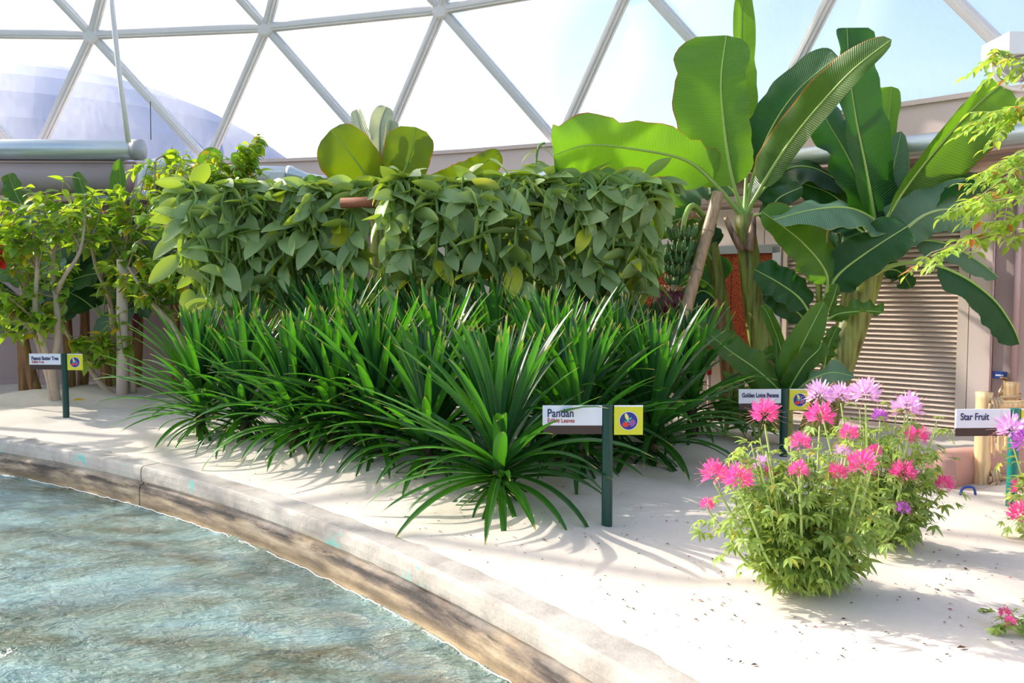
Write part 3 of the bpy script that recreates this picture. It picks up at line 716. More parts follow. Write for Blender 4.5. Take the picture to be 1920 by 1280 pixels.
# ------------------------------------------------------------------ bananas
def blade_w(tip=.35, base=.10):
    def f(t):
        a = min(1.0, max(0.0, t / base)) ** .55
        b = 1.0 if t < 1 - tip else max(0.0, 1 - ((t - (1 - tip)) / tip) ** 2.2) ** .6
        return a * b
    return f
def banana_leaf(root, pts, t0, wl, wr, nrm=CAMN, fl=12, fr=12, mat='banana', tip=.3, arch=.18, ripple=.10, seed=0, rib=.022, mid='midrib', ragged=0.0, base=.10):
    """pts: 3-D petiole+midrib; blade begins at fraction t0; fl/fr fold of the halves towards the normal"""
    P = catmull(pts, 30); k0 = int(t0 * 30); bp = P[k0:]
    bp = catmull(bp[::2] + ([bp[-1]] if (len(bp) - 1) % 2 else []), 26)
    cross = []
    for a in (-1, -.66, -.33, 0, .33, .66, 1):
        f = R_(fl if a < 0 else fr); q = abs(a)
        cross.append((math.copysign(q * math.cos(f), a) if a else 0.0, q * math.sin(f) - arch * q * q))
    f0 = blade_w(tip, base); rng = random.Random(seed)
    cuts = [(rng.random(), rng.random() * .05 + .02, rng.random()) for _ in range(7)] if ragged else []
    def wf(t):
        w = f0(t) * (1 + .06 * noise.noise(Vector((t * 8, seed, 2))))
        for c, ww, dp in cuts:
            if abs(t - c) < ww: w *= 1 - ragged * dp * (1 - abs(t - c) / ww)
        return max(w, .004)
    mb = MB(); blade(mb, bp, wf, nrm, cross, wl, wr, ripple, seed + .37)
    lf = wpart('leaf', mb, M[mat], root)
    tb = MB(); n = len(P)
    tb.tube(P, [lerp(rib, rib * .13, (i / (n - 1)) ** .55) for i in range(n)], 7)
    o = put('midrib', tb.mesh('midrib', True, Vector(root.location)), M[mid], lf)
    return lf
def A(*pts): return [at(*p) for p in pts]

def pseudostem(root, pts, r0, r1, mat='pseudostem', sheath=True):
    mb = MB(); P = catmull(pts, 14); mb.tube(P, [lerp(r0, r1, (i / 14) ** .8) * (1 + .05 * noise.noise(Vector((i * .7, r0 * 50, 0)))) for i in range(15)], 14); wpart('pseudostem', mb, M[mat], root)

# main banana, tall bright leaves
b = base_at(1447, 9.3); main = empty('banana_plant', b); tag(main, 'tallest banana plant with bright upright leaves left of the louvred panel', 'banana plant', 'banana plants')
pseudostem(main, [b + Vector((0, 0, -.1)), at(1438, 700, 9.3), at(1415, 560, 9.3), at(1394, 402, 9.28)], .215, .10)
for pts, r in (([at(1360, 408, 9.22), at(1375, 440, 9.16), at(1392, 470, 9.16)], .05), ([at(1412, 405, 9.2), at(1410, 440, 9.15), at(1402, 470, 9.15)], .06)):
    mb = MB(); mb.tube(catmull(pts, 8), [lerp(r * .5, r, i / 8) for i in range(9)], 8); wpart('dry_sheath', mb, M['sheath'], main)
cr = (1395, 410, 9.28)
banana_leaf(main, A(cr, (1372, 330, 9.22), (1358, 240, 9.15), (1352, 150, 9.1), (1362, 66, 9.15)), .20, .50, .27, Vector((-.25, -1, .1)), 4, 12, 'banana', .16, .10, .08, 1, .034, ragged=.12)
banana_leaf(main, A(cr, (1400, 300, 9.5), (1394, 200, 9.6), (1390, 100, 9.65), (1392, -30, 9.6)), .25, .13, .16, Vector((.4, -1, 0)), 20, 30, 'banana', .35, .1, .06, 2, .03)
banana_leaf(main, A(cr, (1345, 350, 9.2), (1285, 300, 9.1), (1180, 278, 8.9), (1100, 272, 8.75), (1038, 291, 8.65)), .26, .30, .29, Vector((.1, -.85, -.55)), 6, 2, 'banana', .14, .24, .12, 3, .036, ragged=.35)
banana_leaf(main, A(cr, (1428, 350, 9.15), (1475, 275, 8.9), (1530, 205, 8.55), (1600, 130, 8.2), (1672, 74, 8.0)), .20, .22, .17, Vector((-.45, -.75, -.35)), -8, 40, 'banana_edge', .55, .12, .10, 4, .036)
banana_leaf(main, A(cr, (1415, 320, 9.45), (1450, 235, 9.4), (1500, 165, 9.3), (1572, 106, 9.1)), .25, .28, .24, Vector((-.4, -.8, .4)), 14, 14, 'banana_dark', .3, .14, .1, 5, .03)
banana_leaf(main, A(cr, (1420, 370, 9.45), (1470, 320, 9.45), (1525, 315, 9.35), (1590, 350, 9.2)), .25, .24, .26, Vector((.1, -.6, .8)), -5, -5, 'banana_dark', .3, .2, .1, 6, .03)
banana_leaf(main, A(cr, (1385, 370, 9.5), (1340, 335, 9.65), (1290, 350, 9.65), (1255, 400, 9.6)), .3, .22, .22, Vector((-.1, -.6, .8)), -10, -10, 'banana_blue', .35, .25, .1, 7, .026)
banana_leaf(main, A(cr, (1440, 395, 9.05), (1462, 370, 8.95), (1505, 350, 8.9)), .2, .12, .13, Vector((0, -1, .3)), 10, 10, 'banana_dark', .4, .1, .1, 8, .024)

# second banana plant in front of the louvres
b = base_at(1530, 8.75); sec = empty('banana_plant', b); tag(sec, 'leaning banana plant with deep green leaves in front of the louvred panel', 'banana plant', 'banana plants')
pseudostem(sec, [b + Vector((0, 0, -.1)), at(1562, 715, 8.75), at(1605, 590, 8.75), at(1640, 480, 8.75)], .19, .13)
c2 = (1645, 470, 8.75)
banana_leaf(sec, A(c2, (1638, 400, 8.7), (1622, 310, 8.6), (1603, 215, 8.5), (1592, 130, 8.45), (1588, 52, 8.5)), .18, .16, .30, Vector((.15, -1, .1)), 25, 18, 'banana_dark', .14, .12, .14, 11, .034)
banana_leaf(sec, A(c2, (1632, 390, 8.9), (1592, 300, 9.0), (1555, 235, 9.05), (1528, 185, 9.1)), .22, .26, .28, Vector((.3, -.9, .2)), 8, 4, 'banana_dark', .3, .15, .12, 12, .03)
banana_leaf(sec, A(c2, (1655, 360, 8.9), (1662, 270, 8.88), (1672, 162, 8.85)), .35, .20, .10, Vector((.1, -1, 0)), 10, 30, 'banana', .15, .1, .06, 13, .026)
banana_leaf(sec, A(c2, (1655, 400, 8.75), (1668, 345, 8.75), (1690, 246, 8.8)), .22, .17, .20, Vector((.1, -1, .2)), 5, 5, 'banana_blue', .6, .1, .06, 14, .024)
banana_leaf(sec, A(c2, (1668, 400, 8.6), (1710, 335, 8.5), (1780, 250, 8.35), (1838, 190, 8.25), (1886, 152, 8.2)), .16, .20, .42, Vector((.30, -.75, .45)), 55, -4, 'banana', .13, .12, .08, 15, .036, ragged=.25)
banana_leaf(sec, A(c2, (1690, 435, 8.55), (1735, 402, 8.45), (1785, 392, 8.35), (1835, 408, 8.25)), .18, .30, .20, Vector((-.2, -.8, .5)), 25, -25, 'banana_blue', .3, .16, .10, 16, .04, 'midrib_pale')
banana_leaf(sec, A(c2, (1680, 420, 8.7), (1740, 360, 8.55), (1800, 335, 8.4), (1880, 345, 8.15)), .22, .24, .22, Vector((0, -.6, .8)), -6, -6, 'banana_dark', .35, .18, .1, 17, .03)
banana_leaf(sec, A((1628, 525, 8.7), (1665, 500, 8.55), (1730, 492, 8.4), (1800, 515, 8.25), (1862, 560, 8.15), (1898, 610, 8.1), (1912, 645, 8.1)), .42, .15, .17, Vector((.4, -.7, .6)), -30, -35, 'banana_dark', .25, .15, .1, 18, .034)
banana_leaf(sec, A((1640, 500, 8.8), (1700, 455, 8.65), (1770, 455, 8.5), (1835, 490, 8.4), (1872, 520, 8.35)), .30, .12, .13, Vector((.1, -.6, .8)), -25, -25, 'banana_blue', .5, .15, .1, 19, .03)
banana_leaf(sec, A(c2, (1650, 425, 8.55), (1600, 392, 8.4), (1530, 392, 8.3), (1450, 412, 8.2)), .14, .28, .24, Vector((.05, -.55, .85)), -4, -12, 'banana_blue', .3, .12, .12, 20, .03, ragged=.15)
banana_leaf(sec, A((1548, 560, 8.5), (1548, 510, 8.45), (1500, 450, 8.4), (1428, 396, 8.35)), .22, .22, .26, Vector((.1, -.95, .3)), 6, 2, 'banana', .35, .12, .12, 21, .026)
banana_leaf(sec, A((1545, 560, 8.55), (1572, 515, 8.45), (1630, 470, 8.3), (1702, 424, 8.2)), .18, .22, .22, Vector((-.1, -.9, .4)), 5, 5, 'banana_dark', .25, .12, .12, 22, .028, ragged=.12)
banana_leaf(sec, A((1525, 600, 8.5), (1500, 560, 8.5), (1460, 530, 8.5), (1415, 505, 8.5)), .2, .17, .19, Vector((.1, -.95, .3)), 5, 5, 'banana_dark', .35, .12, .1, 23, .022)
banana_leaf(sec, A((1520, 620, 8.6), (1500, 590, 8.65), (1460, 560, 8.7), (1435, 540, 8.7)), .2, .14, .15, Vector((.1, -.95, .3)), 5, 5, 'banana_dark', .35, .12, .1, 24, .02)
banana_leaf(sec, A((1550, 600, 8.5), (1575, 588, 8.4), (1620, 583, 8.3), (1657, 585, 8.25)), .1, .12, .05, Vector((0, -.9, .5)), 4, 20, 'banana', .35, .12, .2, 25, .018)
banana_leaf(sec, A((1640, 520, 8.8), (1665, 505, 8.85), (1690, 512, 8.85), (1708, 540, 8.8)), .2, .13, .13, Vector((.1, -.9, .4)), 0, 0, 'banana_dark', .3, .15, .2, 26, .02, ragged=.5)
banana_leaf(sec, A(c2, (1615, 420, 9.0), (1560, 365, 9.2), (1490, 340, 9.3)), .2, .26, .28, Vector((.1, -.8, .5)), 0, 0, 'banana_dark', .35, .15, .1, 27, .026)
banana_leaf(sec, A(c2, (1610, 430, 8.95), (1560, 430, 9.1), (1500, 470, 9.15)), .2, .26, .26, Vector((.1, -.8, .5)), 0, 0, 'banana_dark', .35, .15, .1, 28, .026)
banana_leaf(sec, A((1550, 590, 8.45), (1562, 560, 8.35), (1570, 532, 8.3)), .15, .09, .05, Vector((0, -1, .2)), 10, 10, 'banana', .5, .1, .1, 29, .014)
for pts, r in (([at(1540, 600, 8.6), at(1535, 520, 8.55), at(1550, 430, 8.5), at(1555, 400, 8.5)], .035), ([at(1575, 640, 8.85), at(1590, 560, 8.85), at(1600, 490, 8.85)], .085)):
    mb = MB(); mb.tube(catmull(pts, 10), [lerp(r, r * .7, i / 10) for i in range(11)], 10); wpart('side_shoot', mb, M['pseudostem'], sec)

# fruiting banana behind the bamboo prop
b = base_at(1395, 9.5); fru = empty('banana_plant', b); tag(fru, 'fruiting banana plant with a green bunch and dark red bud', 'banana plant', 'banana plants')
pseudostem(fru, [b + Vector((0, 0, -.1)), at(1372, 680, 9.5), at(1350, 560, 9.5), at(1325, 420, 9.5)], .11, .085)
mb = MB(); mb.tube([b + Vector((-.16, -.1, 0)), at(1352, 620, 9.35), at(1345, 560, 9.35)], [.06, .05, .03], 10); wpart('side_shoot', mb, M['pseudostem_brown'], fru)
c3 = (1325, 425, 9.6)
banana_leaf(fru, A(c3, (1290, 400, 9.5), (1235, 370, 9.45), (1170, 335, 9.45), (1095, 318, 9.45)), .18, .24, .22, Vector((0, -.9, .5)), 8, -4, 'banana', .25, .15, .12, 31, .026)
banana_leaf(fru, A(c3, (1300, 410, 9.35), (1262, 415, 9.25), (1225, 440, 9.2)), .2, .16, .16, Vector((0, -.9, .4)), 5, 5, 'banana', .4, .15, .1, 32, .02)
banana_leaf(fru, A(c3, (1345, 480, 9.6), (1330, 500, 9.5), (1290, 470, 9.45), (1262, 470, 9.4)), .25, .2, .2, Vector((.1, -.9, .4)), 0, 0, 'banana_dark', .35, .15, .1, 33, .022)
banana_leaf(fru, A((1368, 600, 9.6), (1340, 500, 9.45), (1318, 460, 9.4), (1300, 432, 9.4)), .5, .28, .26, Vector((-.1, -.9, .3)), 4, 4, 'banana_dark', .4, .15, .1, 34, .026, 'midrib')
banana_leaf(fru, A((1362, 590, 9.6), (1340, 560, 9.45), (1315, 545, 9.4), (1290, 570, 9.35)), .35, .2, .18, Vector((0, -.8, .6)), 0, 0, 'banana_dark', .35, .2, .1, 35, .024)
banana_leaf(fru, A((1362, 600, 9.6), (1335, 575, 9.4), (1300, 580, 9.3), (1268, 625, 9.25)), .3, .19, .17, Vector((.1, -.9, .3)), 0, 0, 'banana_dark', .35, .15, .1, 36, .022)
banana_leaf(fru, A((1352, 560, 9.6), (1325, 530, 9.35), (1300, 522, 9.3), (1275, 535, 9.25)), .3, .08, .10, Vector((0, -.9, .5)), 0, 0, 'banana', .5, .1, .1, 37, .016)
banana_leaf(fru, A((1320, 420, 9.4), (1300, 400, 9.2), (1280, 415, 9.15), (1262, 440, 9.1)), .2, .05, .04, Vector((0, -1, .3)), 30, 30, 'dry_leaf', .5, .1, .3, 38, .012, 'dry_leaf')
banana_leaf(fru, A((1332, 395, 9.25), (1318, 425, 9.2), (1305, 460, 9.2), (1300, 480, 9.2)), .1, .07, .05, Vector((-.2, -1, .1)), 30, 30, 'banana_olive', .5, .1, .1, 39, .014)
# bunch
pk = catmull(A((1322, 410, 9.45), (1300, 385, 9.25), (1285, 405, 9.1), (1278, 450, 9.05), (1268, 520, 9.05), (1262, 545, 9.05)), 20)
mb = MB(); mb.tube(pk, .030, 8); wpart('fruit_stalk', mb, M['midrib'], fru)
fm = MB(); fp = [Vector((0, 0, 0)), Vector((.045, 0, -.01)), Vector((.075, 0, .02)), Vector((.095, 0, .07)), Vector((.10, 0, .105))]
fm.tube(fp, [.010, .019, .021, .017, .008], 7); fme = fm.mesh('finger')
ft = MB(); ft.tube([Vector((.10, 0, .105)), Vector((.10, 0, .125))], [.008, .006], 6); ftm = ft.mesh('flower_tip')
rng = random.Random(77)
for h, (u, v, sc, n) in enumerate(((1279, 445, 1.18, 15), (1277, 475, 1.12, 14), (1272, 492, 1.05, 13), (1268, 512, .95, 12), (1264, 530, .75, 9))):
    c = at(u, v, 9.05); hd = MB(); hd.tube([c + Vector((0, 0, -.03)), c + Vector((0, 0, .03))], .05 * sc, 10); ho = wpart('fruit_hand', hd, M['fruit'], fru)
    for k in range(n):
        a = math.pi * 2 * k / n + h * .7; Mx = Matrix.Translation(c - Vector(fru.location) + Vector((0, 0, rrange(rng, -.02, .02)))) @ Matrix.Rotation(a, 4, 'Z') @ Matrix.Scale(sc * rrange(rng, .9, 1.1), 4) @ Matrix.Translation((.03, 0, 0))
        put('finger', fme, M['fruit'], ho, Mx); put('flower_tip', ftm, M['fruit_tip'], ho, Mx)
bt = at(1256, 546, 9.05); bm2 = MB(); bm2.lathe([(.0, -.36), (.018, -.34), (.06, -.24), (.085, -.13), (.08, -.05), (.05, .0), (.02, .02), (0, .03)], 14, Matrix.Translation(bt) @ Matrix.Rotation(.12, 4, 'Y'))
wpart('flower_bud', bm2, M['bud'], fru)
for sx, tilt in ((1, .5), (-1, -.35)):
    q = MB(); P = catmull([bt + Vector((.02 * sx, -.02, .0)), bt + Vector((.09 * sx, -.06, -.06)), bt + Vector((.15 * sx, -.06, -.17)), bt + Vector((.16 * sx, -.05, -.27))], 10)
    blade(q, P, lambda t: .075 * math.sin(math.pi * (.15 + .85 * t)) ** .6 + .004, Vector((.3 * sx, -1, .3)), ((-1, -.2), (-.5, .05), (0, .1), (.5, .05), (1, -.2))); wpart('bract', q, M['bud'], fru)
q = MB()
for k in range(40):
    a = rng.random() * 6.28; p = bt + Vector((.07 * math.cos(a), .07 * math.sin(a), rrange(rng, -.01, .04))); q.tube([p, p + Vector((.03 * math.cos(a), .03 * math.sin(a), .03))], .006, 5)
wpart('flower_cluster', q, M['fruit_tip'], fru)

# young banana in front
b = base_at(1478, 8.0); yng = empty('banana_plant', b); tag(yng, 'young banana plant with upright green leaves behind the golden lotus sign', 'banana plant', 'banana plants')
pseudostem(yng, [b + Vector((0, 0, -.05)), at(1476, 770, 8.0), at(1472, 725, 8.0)], .06, .045)
y0 = (1474, 745, 8.0)
banana_leaf(yng, A(y0, (1478, 715, 7.95), (1498, 660, 7.9), (1520, 615, 7.85), (1545, 566, 7.85)), .14, .17, .17, Vector((.12, -.97, .2)), 6, 14, 'ginger' if False else 'banana', .75, .08, .06, 41, .018)
banana_leaf(yng, A(y0, (1455, 725, 7.95), (1415, 690, 7.85), (1365, 655, 7.8), (1308, 608, 7.8)), .12, .14, .17, Vector((.1, -.9, .45)), 4, 10, 'banana', .8, .1, .08, 42, .018)
banana_leaf(yng, A(y0, (1440, 730, 8.1), (1412, 700, 8.15), (1375, 650, 8.2), (1358, 622, 8.2)), .12, .13, .15, Vector((.1, -.9, .45)), 4, 4, 'banana', .6, .1, .08, 43, .016)
banana_leaf(yng, A(y0, (1490, 735, 7.9), (1520, 712, 7.75), (1560, 698, 7.65), (1602, 706, 7.6)), .15, .13, .13, Vector((0, -.6, .8)), 0, 0, 'banana_blue', .35, .12, .1, 44, .016)
banana_leaf(yng, A(y0, (1485, 720, 7.9), (1510, 680, 7.85), (1535, 655, 7.8), (1540, 640, 7.8)), .14, .12, .10, Vector((.1, -1, .2)), 4, 10, 'banana', .6, .1, .1, 45, .015)
banana_leaf(yng, A(y0, (1472, 700, 8.1), (1460, 640, 8.2), (1440, 590, 8.2), (1428, 572, 8.2)), .3, .08, .07, Vector((-.3, -1, .2)), 40, 40, 'banana', .5, .1, .1, 46, .015)
banana_leaf(yng, A(y0, (1468, 700, 8.15), (1450, 665, 8.2), (1435, 670, 8.15)), .3, .08, .08, Vector((0, -.8, .6)), 10, 10, 'banana', .5, .1, .1, 47, .014)
mb = MB(); mb.tube(A((1474, 745, 7.95), (1456, 690, 7.9), (1455, 635, 7.88)), [.02, .016, .006], 7); wpart('rolled_leaf', mb, M['banana'], yng)
banana_leaf(yng, A((1545, 690, 8.2), (1553, 650, 8.2), (1570, 612, 8.2)), .1, .08, .08, Vector((0, -1, .2)), 10, 10, 'banana', .6, .1, .2, 48, .012)

# banana behind the vanilla
b = base_at(712, 10.9); mid_b = empty('banana_plant', b); tag(mid_b, 'banana plant with olive leaves rising above the vanilla curtains', 'banana plant', 'banana plants')
pseudostem(mid_b, [b + Vector((0, 0, -.1)), at(712, 560, 10.9), at(712, 380, 10.85)], .16, .11)
c4 = (712, 385, 10.85)
banana_leaf(mid_b, A(c4, (705, 360, 10.7), (680, 320, 10.5), (650, 280, 10.35), (620, 243, 10.3)), .08, .40, .30, Vector((-.1, -1, .0)), 4, 10, 'banana_olive', .30, .1, .05, 51, .028, base=.55)
banana_leaf(mid_b, A(c4, (738, 355, 10.65), (758, 320, 10.5), (770, 285, 10.45), (779, 238, 10.45)), .08, .33, .26, Vector((.15, -1, 0)), 8, 4, 'banana_olive', .20, .1, .08, 52, .026, base=.5, ragged=.1)
banana_leaf(mid_b, A(c4, (698, 330, 10.7), (684, 270, 10.7), (668, 205, 10.75)), .12, .16, .17, Vector((-.4, -1, 0)), 28, 35, 'banana_pale', .4, .2, .1, 53, .03, 'banana_pale')
banana_leaf(mid_b, A(c4, (714, 330, 10.75), (712, 270, 10.75), (714, 230, 10.8), (725, 200, 10.8)), .12, .15, .16, Vector((.2, -1, 0)), 25, 30, 'banana_pale', .3, .2, .15, 54, .03, 'banana_pale')
banana_leaf(mid_b, A(c4, (722, 330, 10.7), (728, 270, 10.7), (733, 225, 10.7)), .15, .09, .12, Vector((.4, -1, 0)), 40, 40, 'banana_pale', .12, .2, .1, 55, .026, 'banana_pale')
banana_leaf(mid_b, A((760, 390, 10.8), (800, 360, 10.6), (850, 335, 10.5), (900, 310, 10.45), (936, 284, 10.4)), .25, .16, .26, Vector((.1, -.9, -.3)), 2, 2, 'banana_olive', .75, .1, .1, 56, .022, ragged=.2)
banana_leaf(mid_b, A((700, 400, 10.8), (640, 372, 10.6), (600, 350, 10.5), (562, 345, 10.45)), .3, .13, .13, Vector((0, -.9, .4)), 5, 5, 'banana', .45, .1, .1, 57, .02)
banana_leaf(mid_b, A((690, 410, 10.8), (640, 390, 10.5), (605, 365, 10.4), (575, 330, 10.4)), .3, .10, .12, Vector((0, -.9, .2)), 5, 5, 'banana', .5, .1, .1, 58, .02)

# small bananas along the left wall
def small_banana(u, d, hh, nl, ll, seed, label, smat='pseudostem_brown', lean=0.0, up=55, only=None):
    rng = random.Random(seed); b = base_at(u, d); root = empty('banana_plant', b); tag(root, label, 'banana plant', 'banana plants')
    top = b + Vector((lean, -.05, hh)); pseudostem(root, [b + Vector((0, 0, -.1)), lerp(b, top, .5) + Vector((lean * .2, 0, 0)), top], .085, .06, smat)
    for i in range(nl):
        a = i * 2.4 + rng.random() * .6; el = R_(rrange(rng, up - 25, up + 28)); L = ll * rrange(rng, .75, 1.15); dr = rrange(rng, .6, 1.7)
        p = top.copy(); pts = [p.copy()]; e = el
        for k in range(5):
            h = Vector((math.cos(a), math.sin(a) * .55, 0))
            p = p + (h * math.cos(e) + UP * math.sin(e)) * (L / 5); pts.append(p.copy()); e -= dr / 5
        if any(math.hypot(q.x - DOME_C.x, q.y - DOME_C.y) > WALL_R - .05 for q in pts): 
            pts = [Vector((q.x, min(q.y, b.y + .3), q.z)) for q in pts]
        side = Vector((0, -.75, .65))
        banana_leaf(root, pts, .2, ll * .17, ll * .17, side, rrange(rng, -8, 12), rrange(rng, -8, 12), rng.choice(['banana', 'banana', 'banana_dark', 'banana_blue']), .4, .15, .1, seed + i, .018, ragged=.15)
    return root
small_banana(42, 12.2, .85, 6, 1.2, 201, 'small banana plant at the far left with a brown stem', up=50)
small_banana(66, 12.0, .80, 5, 1.1, 202, 'small banana plant left of the peanut butter tree sign', up=40, lean=-.15)
small_banana(128, 12.4, 1.15, 6, 1.5, 203, 'banana plant right behind the peanut butter tree sign', up=62)
small_banana(150, 12.6, 1.25, 6, 1.5, 204, 'banana plant with brown stem just right of the tree sign', up=60, lean=.1)
small_banana(196, 12.2, .95, 5, 1.3, 205, 'banana plant in shade left of the pale post', up=45)
bud_plant = small_banana(250, 12.3, 1.5, 6, 1.5, 206, 'banana plant behind the pale post with a dark bud', up=45, lean=.1)
mb = MB(); mb.tube(catmull(A((250, 500, 12.1), (254, 478, 11.95), (258, 500, 11.9), (256, 560, 11.9), (254, 590, 11.9)), 14), .022, 8); wpart('fruit_stalk', mb, M['midrib'], bud_plant)
for h, (u, v, sc, n) in enumerate(((257, 520, .95, 11), (257, 538, .8, 10))):
    c = at(u, v, 11.9); hd = MB(); hd.tube([c + Vector((0, 0, -.025)), c + Vector((0, 0, .025))], .04, 10); ho = wpart('fruit_hand', hd, M['fruit'], bud_plant)
    for k in range(n):
        put('finger', fme, M['fruit'], ho, Matrix.Translation(c - Vector(bud_plant.location)) @ Matrix.Rotation(6.283 * k / n + h, 4, 'Z') @ Matrix.Scale(sc, 4) @ Matrix.Translation((.02, 0, 0)))
mb = MB(); mb.lathe([(.0, -.24), (.02, -.22), (.055, -.13), (.06, -.06), (.03, .0), (0, .02)], 12, Matrix.Translation(at(254, 588, 11.9))); wpart('flower_bud', mb, M['bud'], bud_plant)
small_banana(330, 12.3, 1.3, 5, 1.3, 207, 'banana plant in shade below the white duct', up=20)
small_banana(400, 12.0, 1.6, 5, 1.5, 208, 'banana plant rising behind the left end of the vanilla', up=65, smat='pseudostem')
small_banana(505, 11.6, 1.2, 6, 1.4, 209, 'banana plant in shade behind the left vanilla curtain', up=35)
small_banana(600, 11.4, 1.0, 6, 1.4, 210, 'banana plant low behind the middle of the left vanilla', up=30)
small_banana(840, 10.6, 1.0, 6, 1.3, 211, 'banana plant low behind the left part of the right vanilla', up=30)
small_banana(985, 10.3, 1.0, 6, 1.3, 212, 'banana plant low behind the middle of the right vanilla', up=30)
small_banana(1125, 10.0, 1.1, 6, 1.2, 213, 'banana plant low behind the right end of the vanilla', up=30)
# tall single leaves sticking up on the left
tl = empty('banana_plant', base_at(215, 12.55)); tag(tl, 'banana plant whose upright leaves stand before the mauve duct', 'banana plant', 'banana plants')
b = Vector(tl.location); pseudostem(tl, [b + Vector((0, 0, -.1)), at(215, 600, 12.5), at(215, 520, 12.45)], .10, .07)
banana_leaf(tl, A((215, 520, 12.45), (222, 440, 12.3), (226, 380, 12.2), (224, 298, 12.2)), .35, .16, .12, Vector((.2, -1, 0)), 20, 35, 'banana', .5, .1, .08, 61, .02)
banana_leaf(tl, A((215, 520, 12.45), (185, 430, 12.3), (165, 380, 12.2), (143, 322, 12.2)), .35, .14, .14, Vector((-.1, -1, .1)), 10, 25, 'banana', .4, .1, .08, 62, .02)
banana_leaf(tl, A((215, 520, 12.45), (100, 440, 12.3), (45, 390, 12.2), (15, 326, 12.2)), .45, .15, .15, Vector((-.1, -1, .1)), 15, 15, 'banana', .4, .1, .08, 63, .02)
banana_leaf(tl, A((215, 520, 12.45), (300, 440, 12.3), (370, 360, 12.2), (405, 278, 12.2)), .45, .20, .18, Vector((.1, -1, .1)), 5, 5, 'banana', .4, .1, .08, 64, .02)

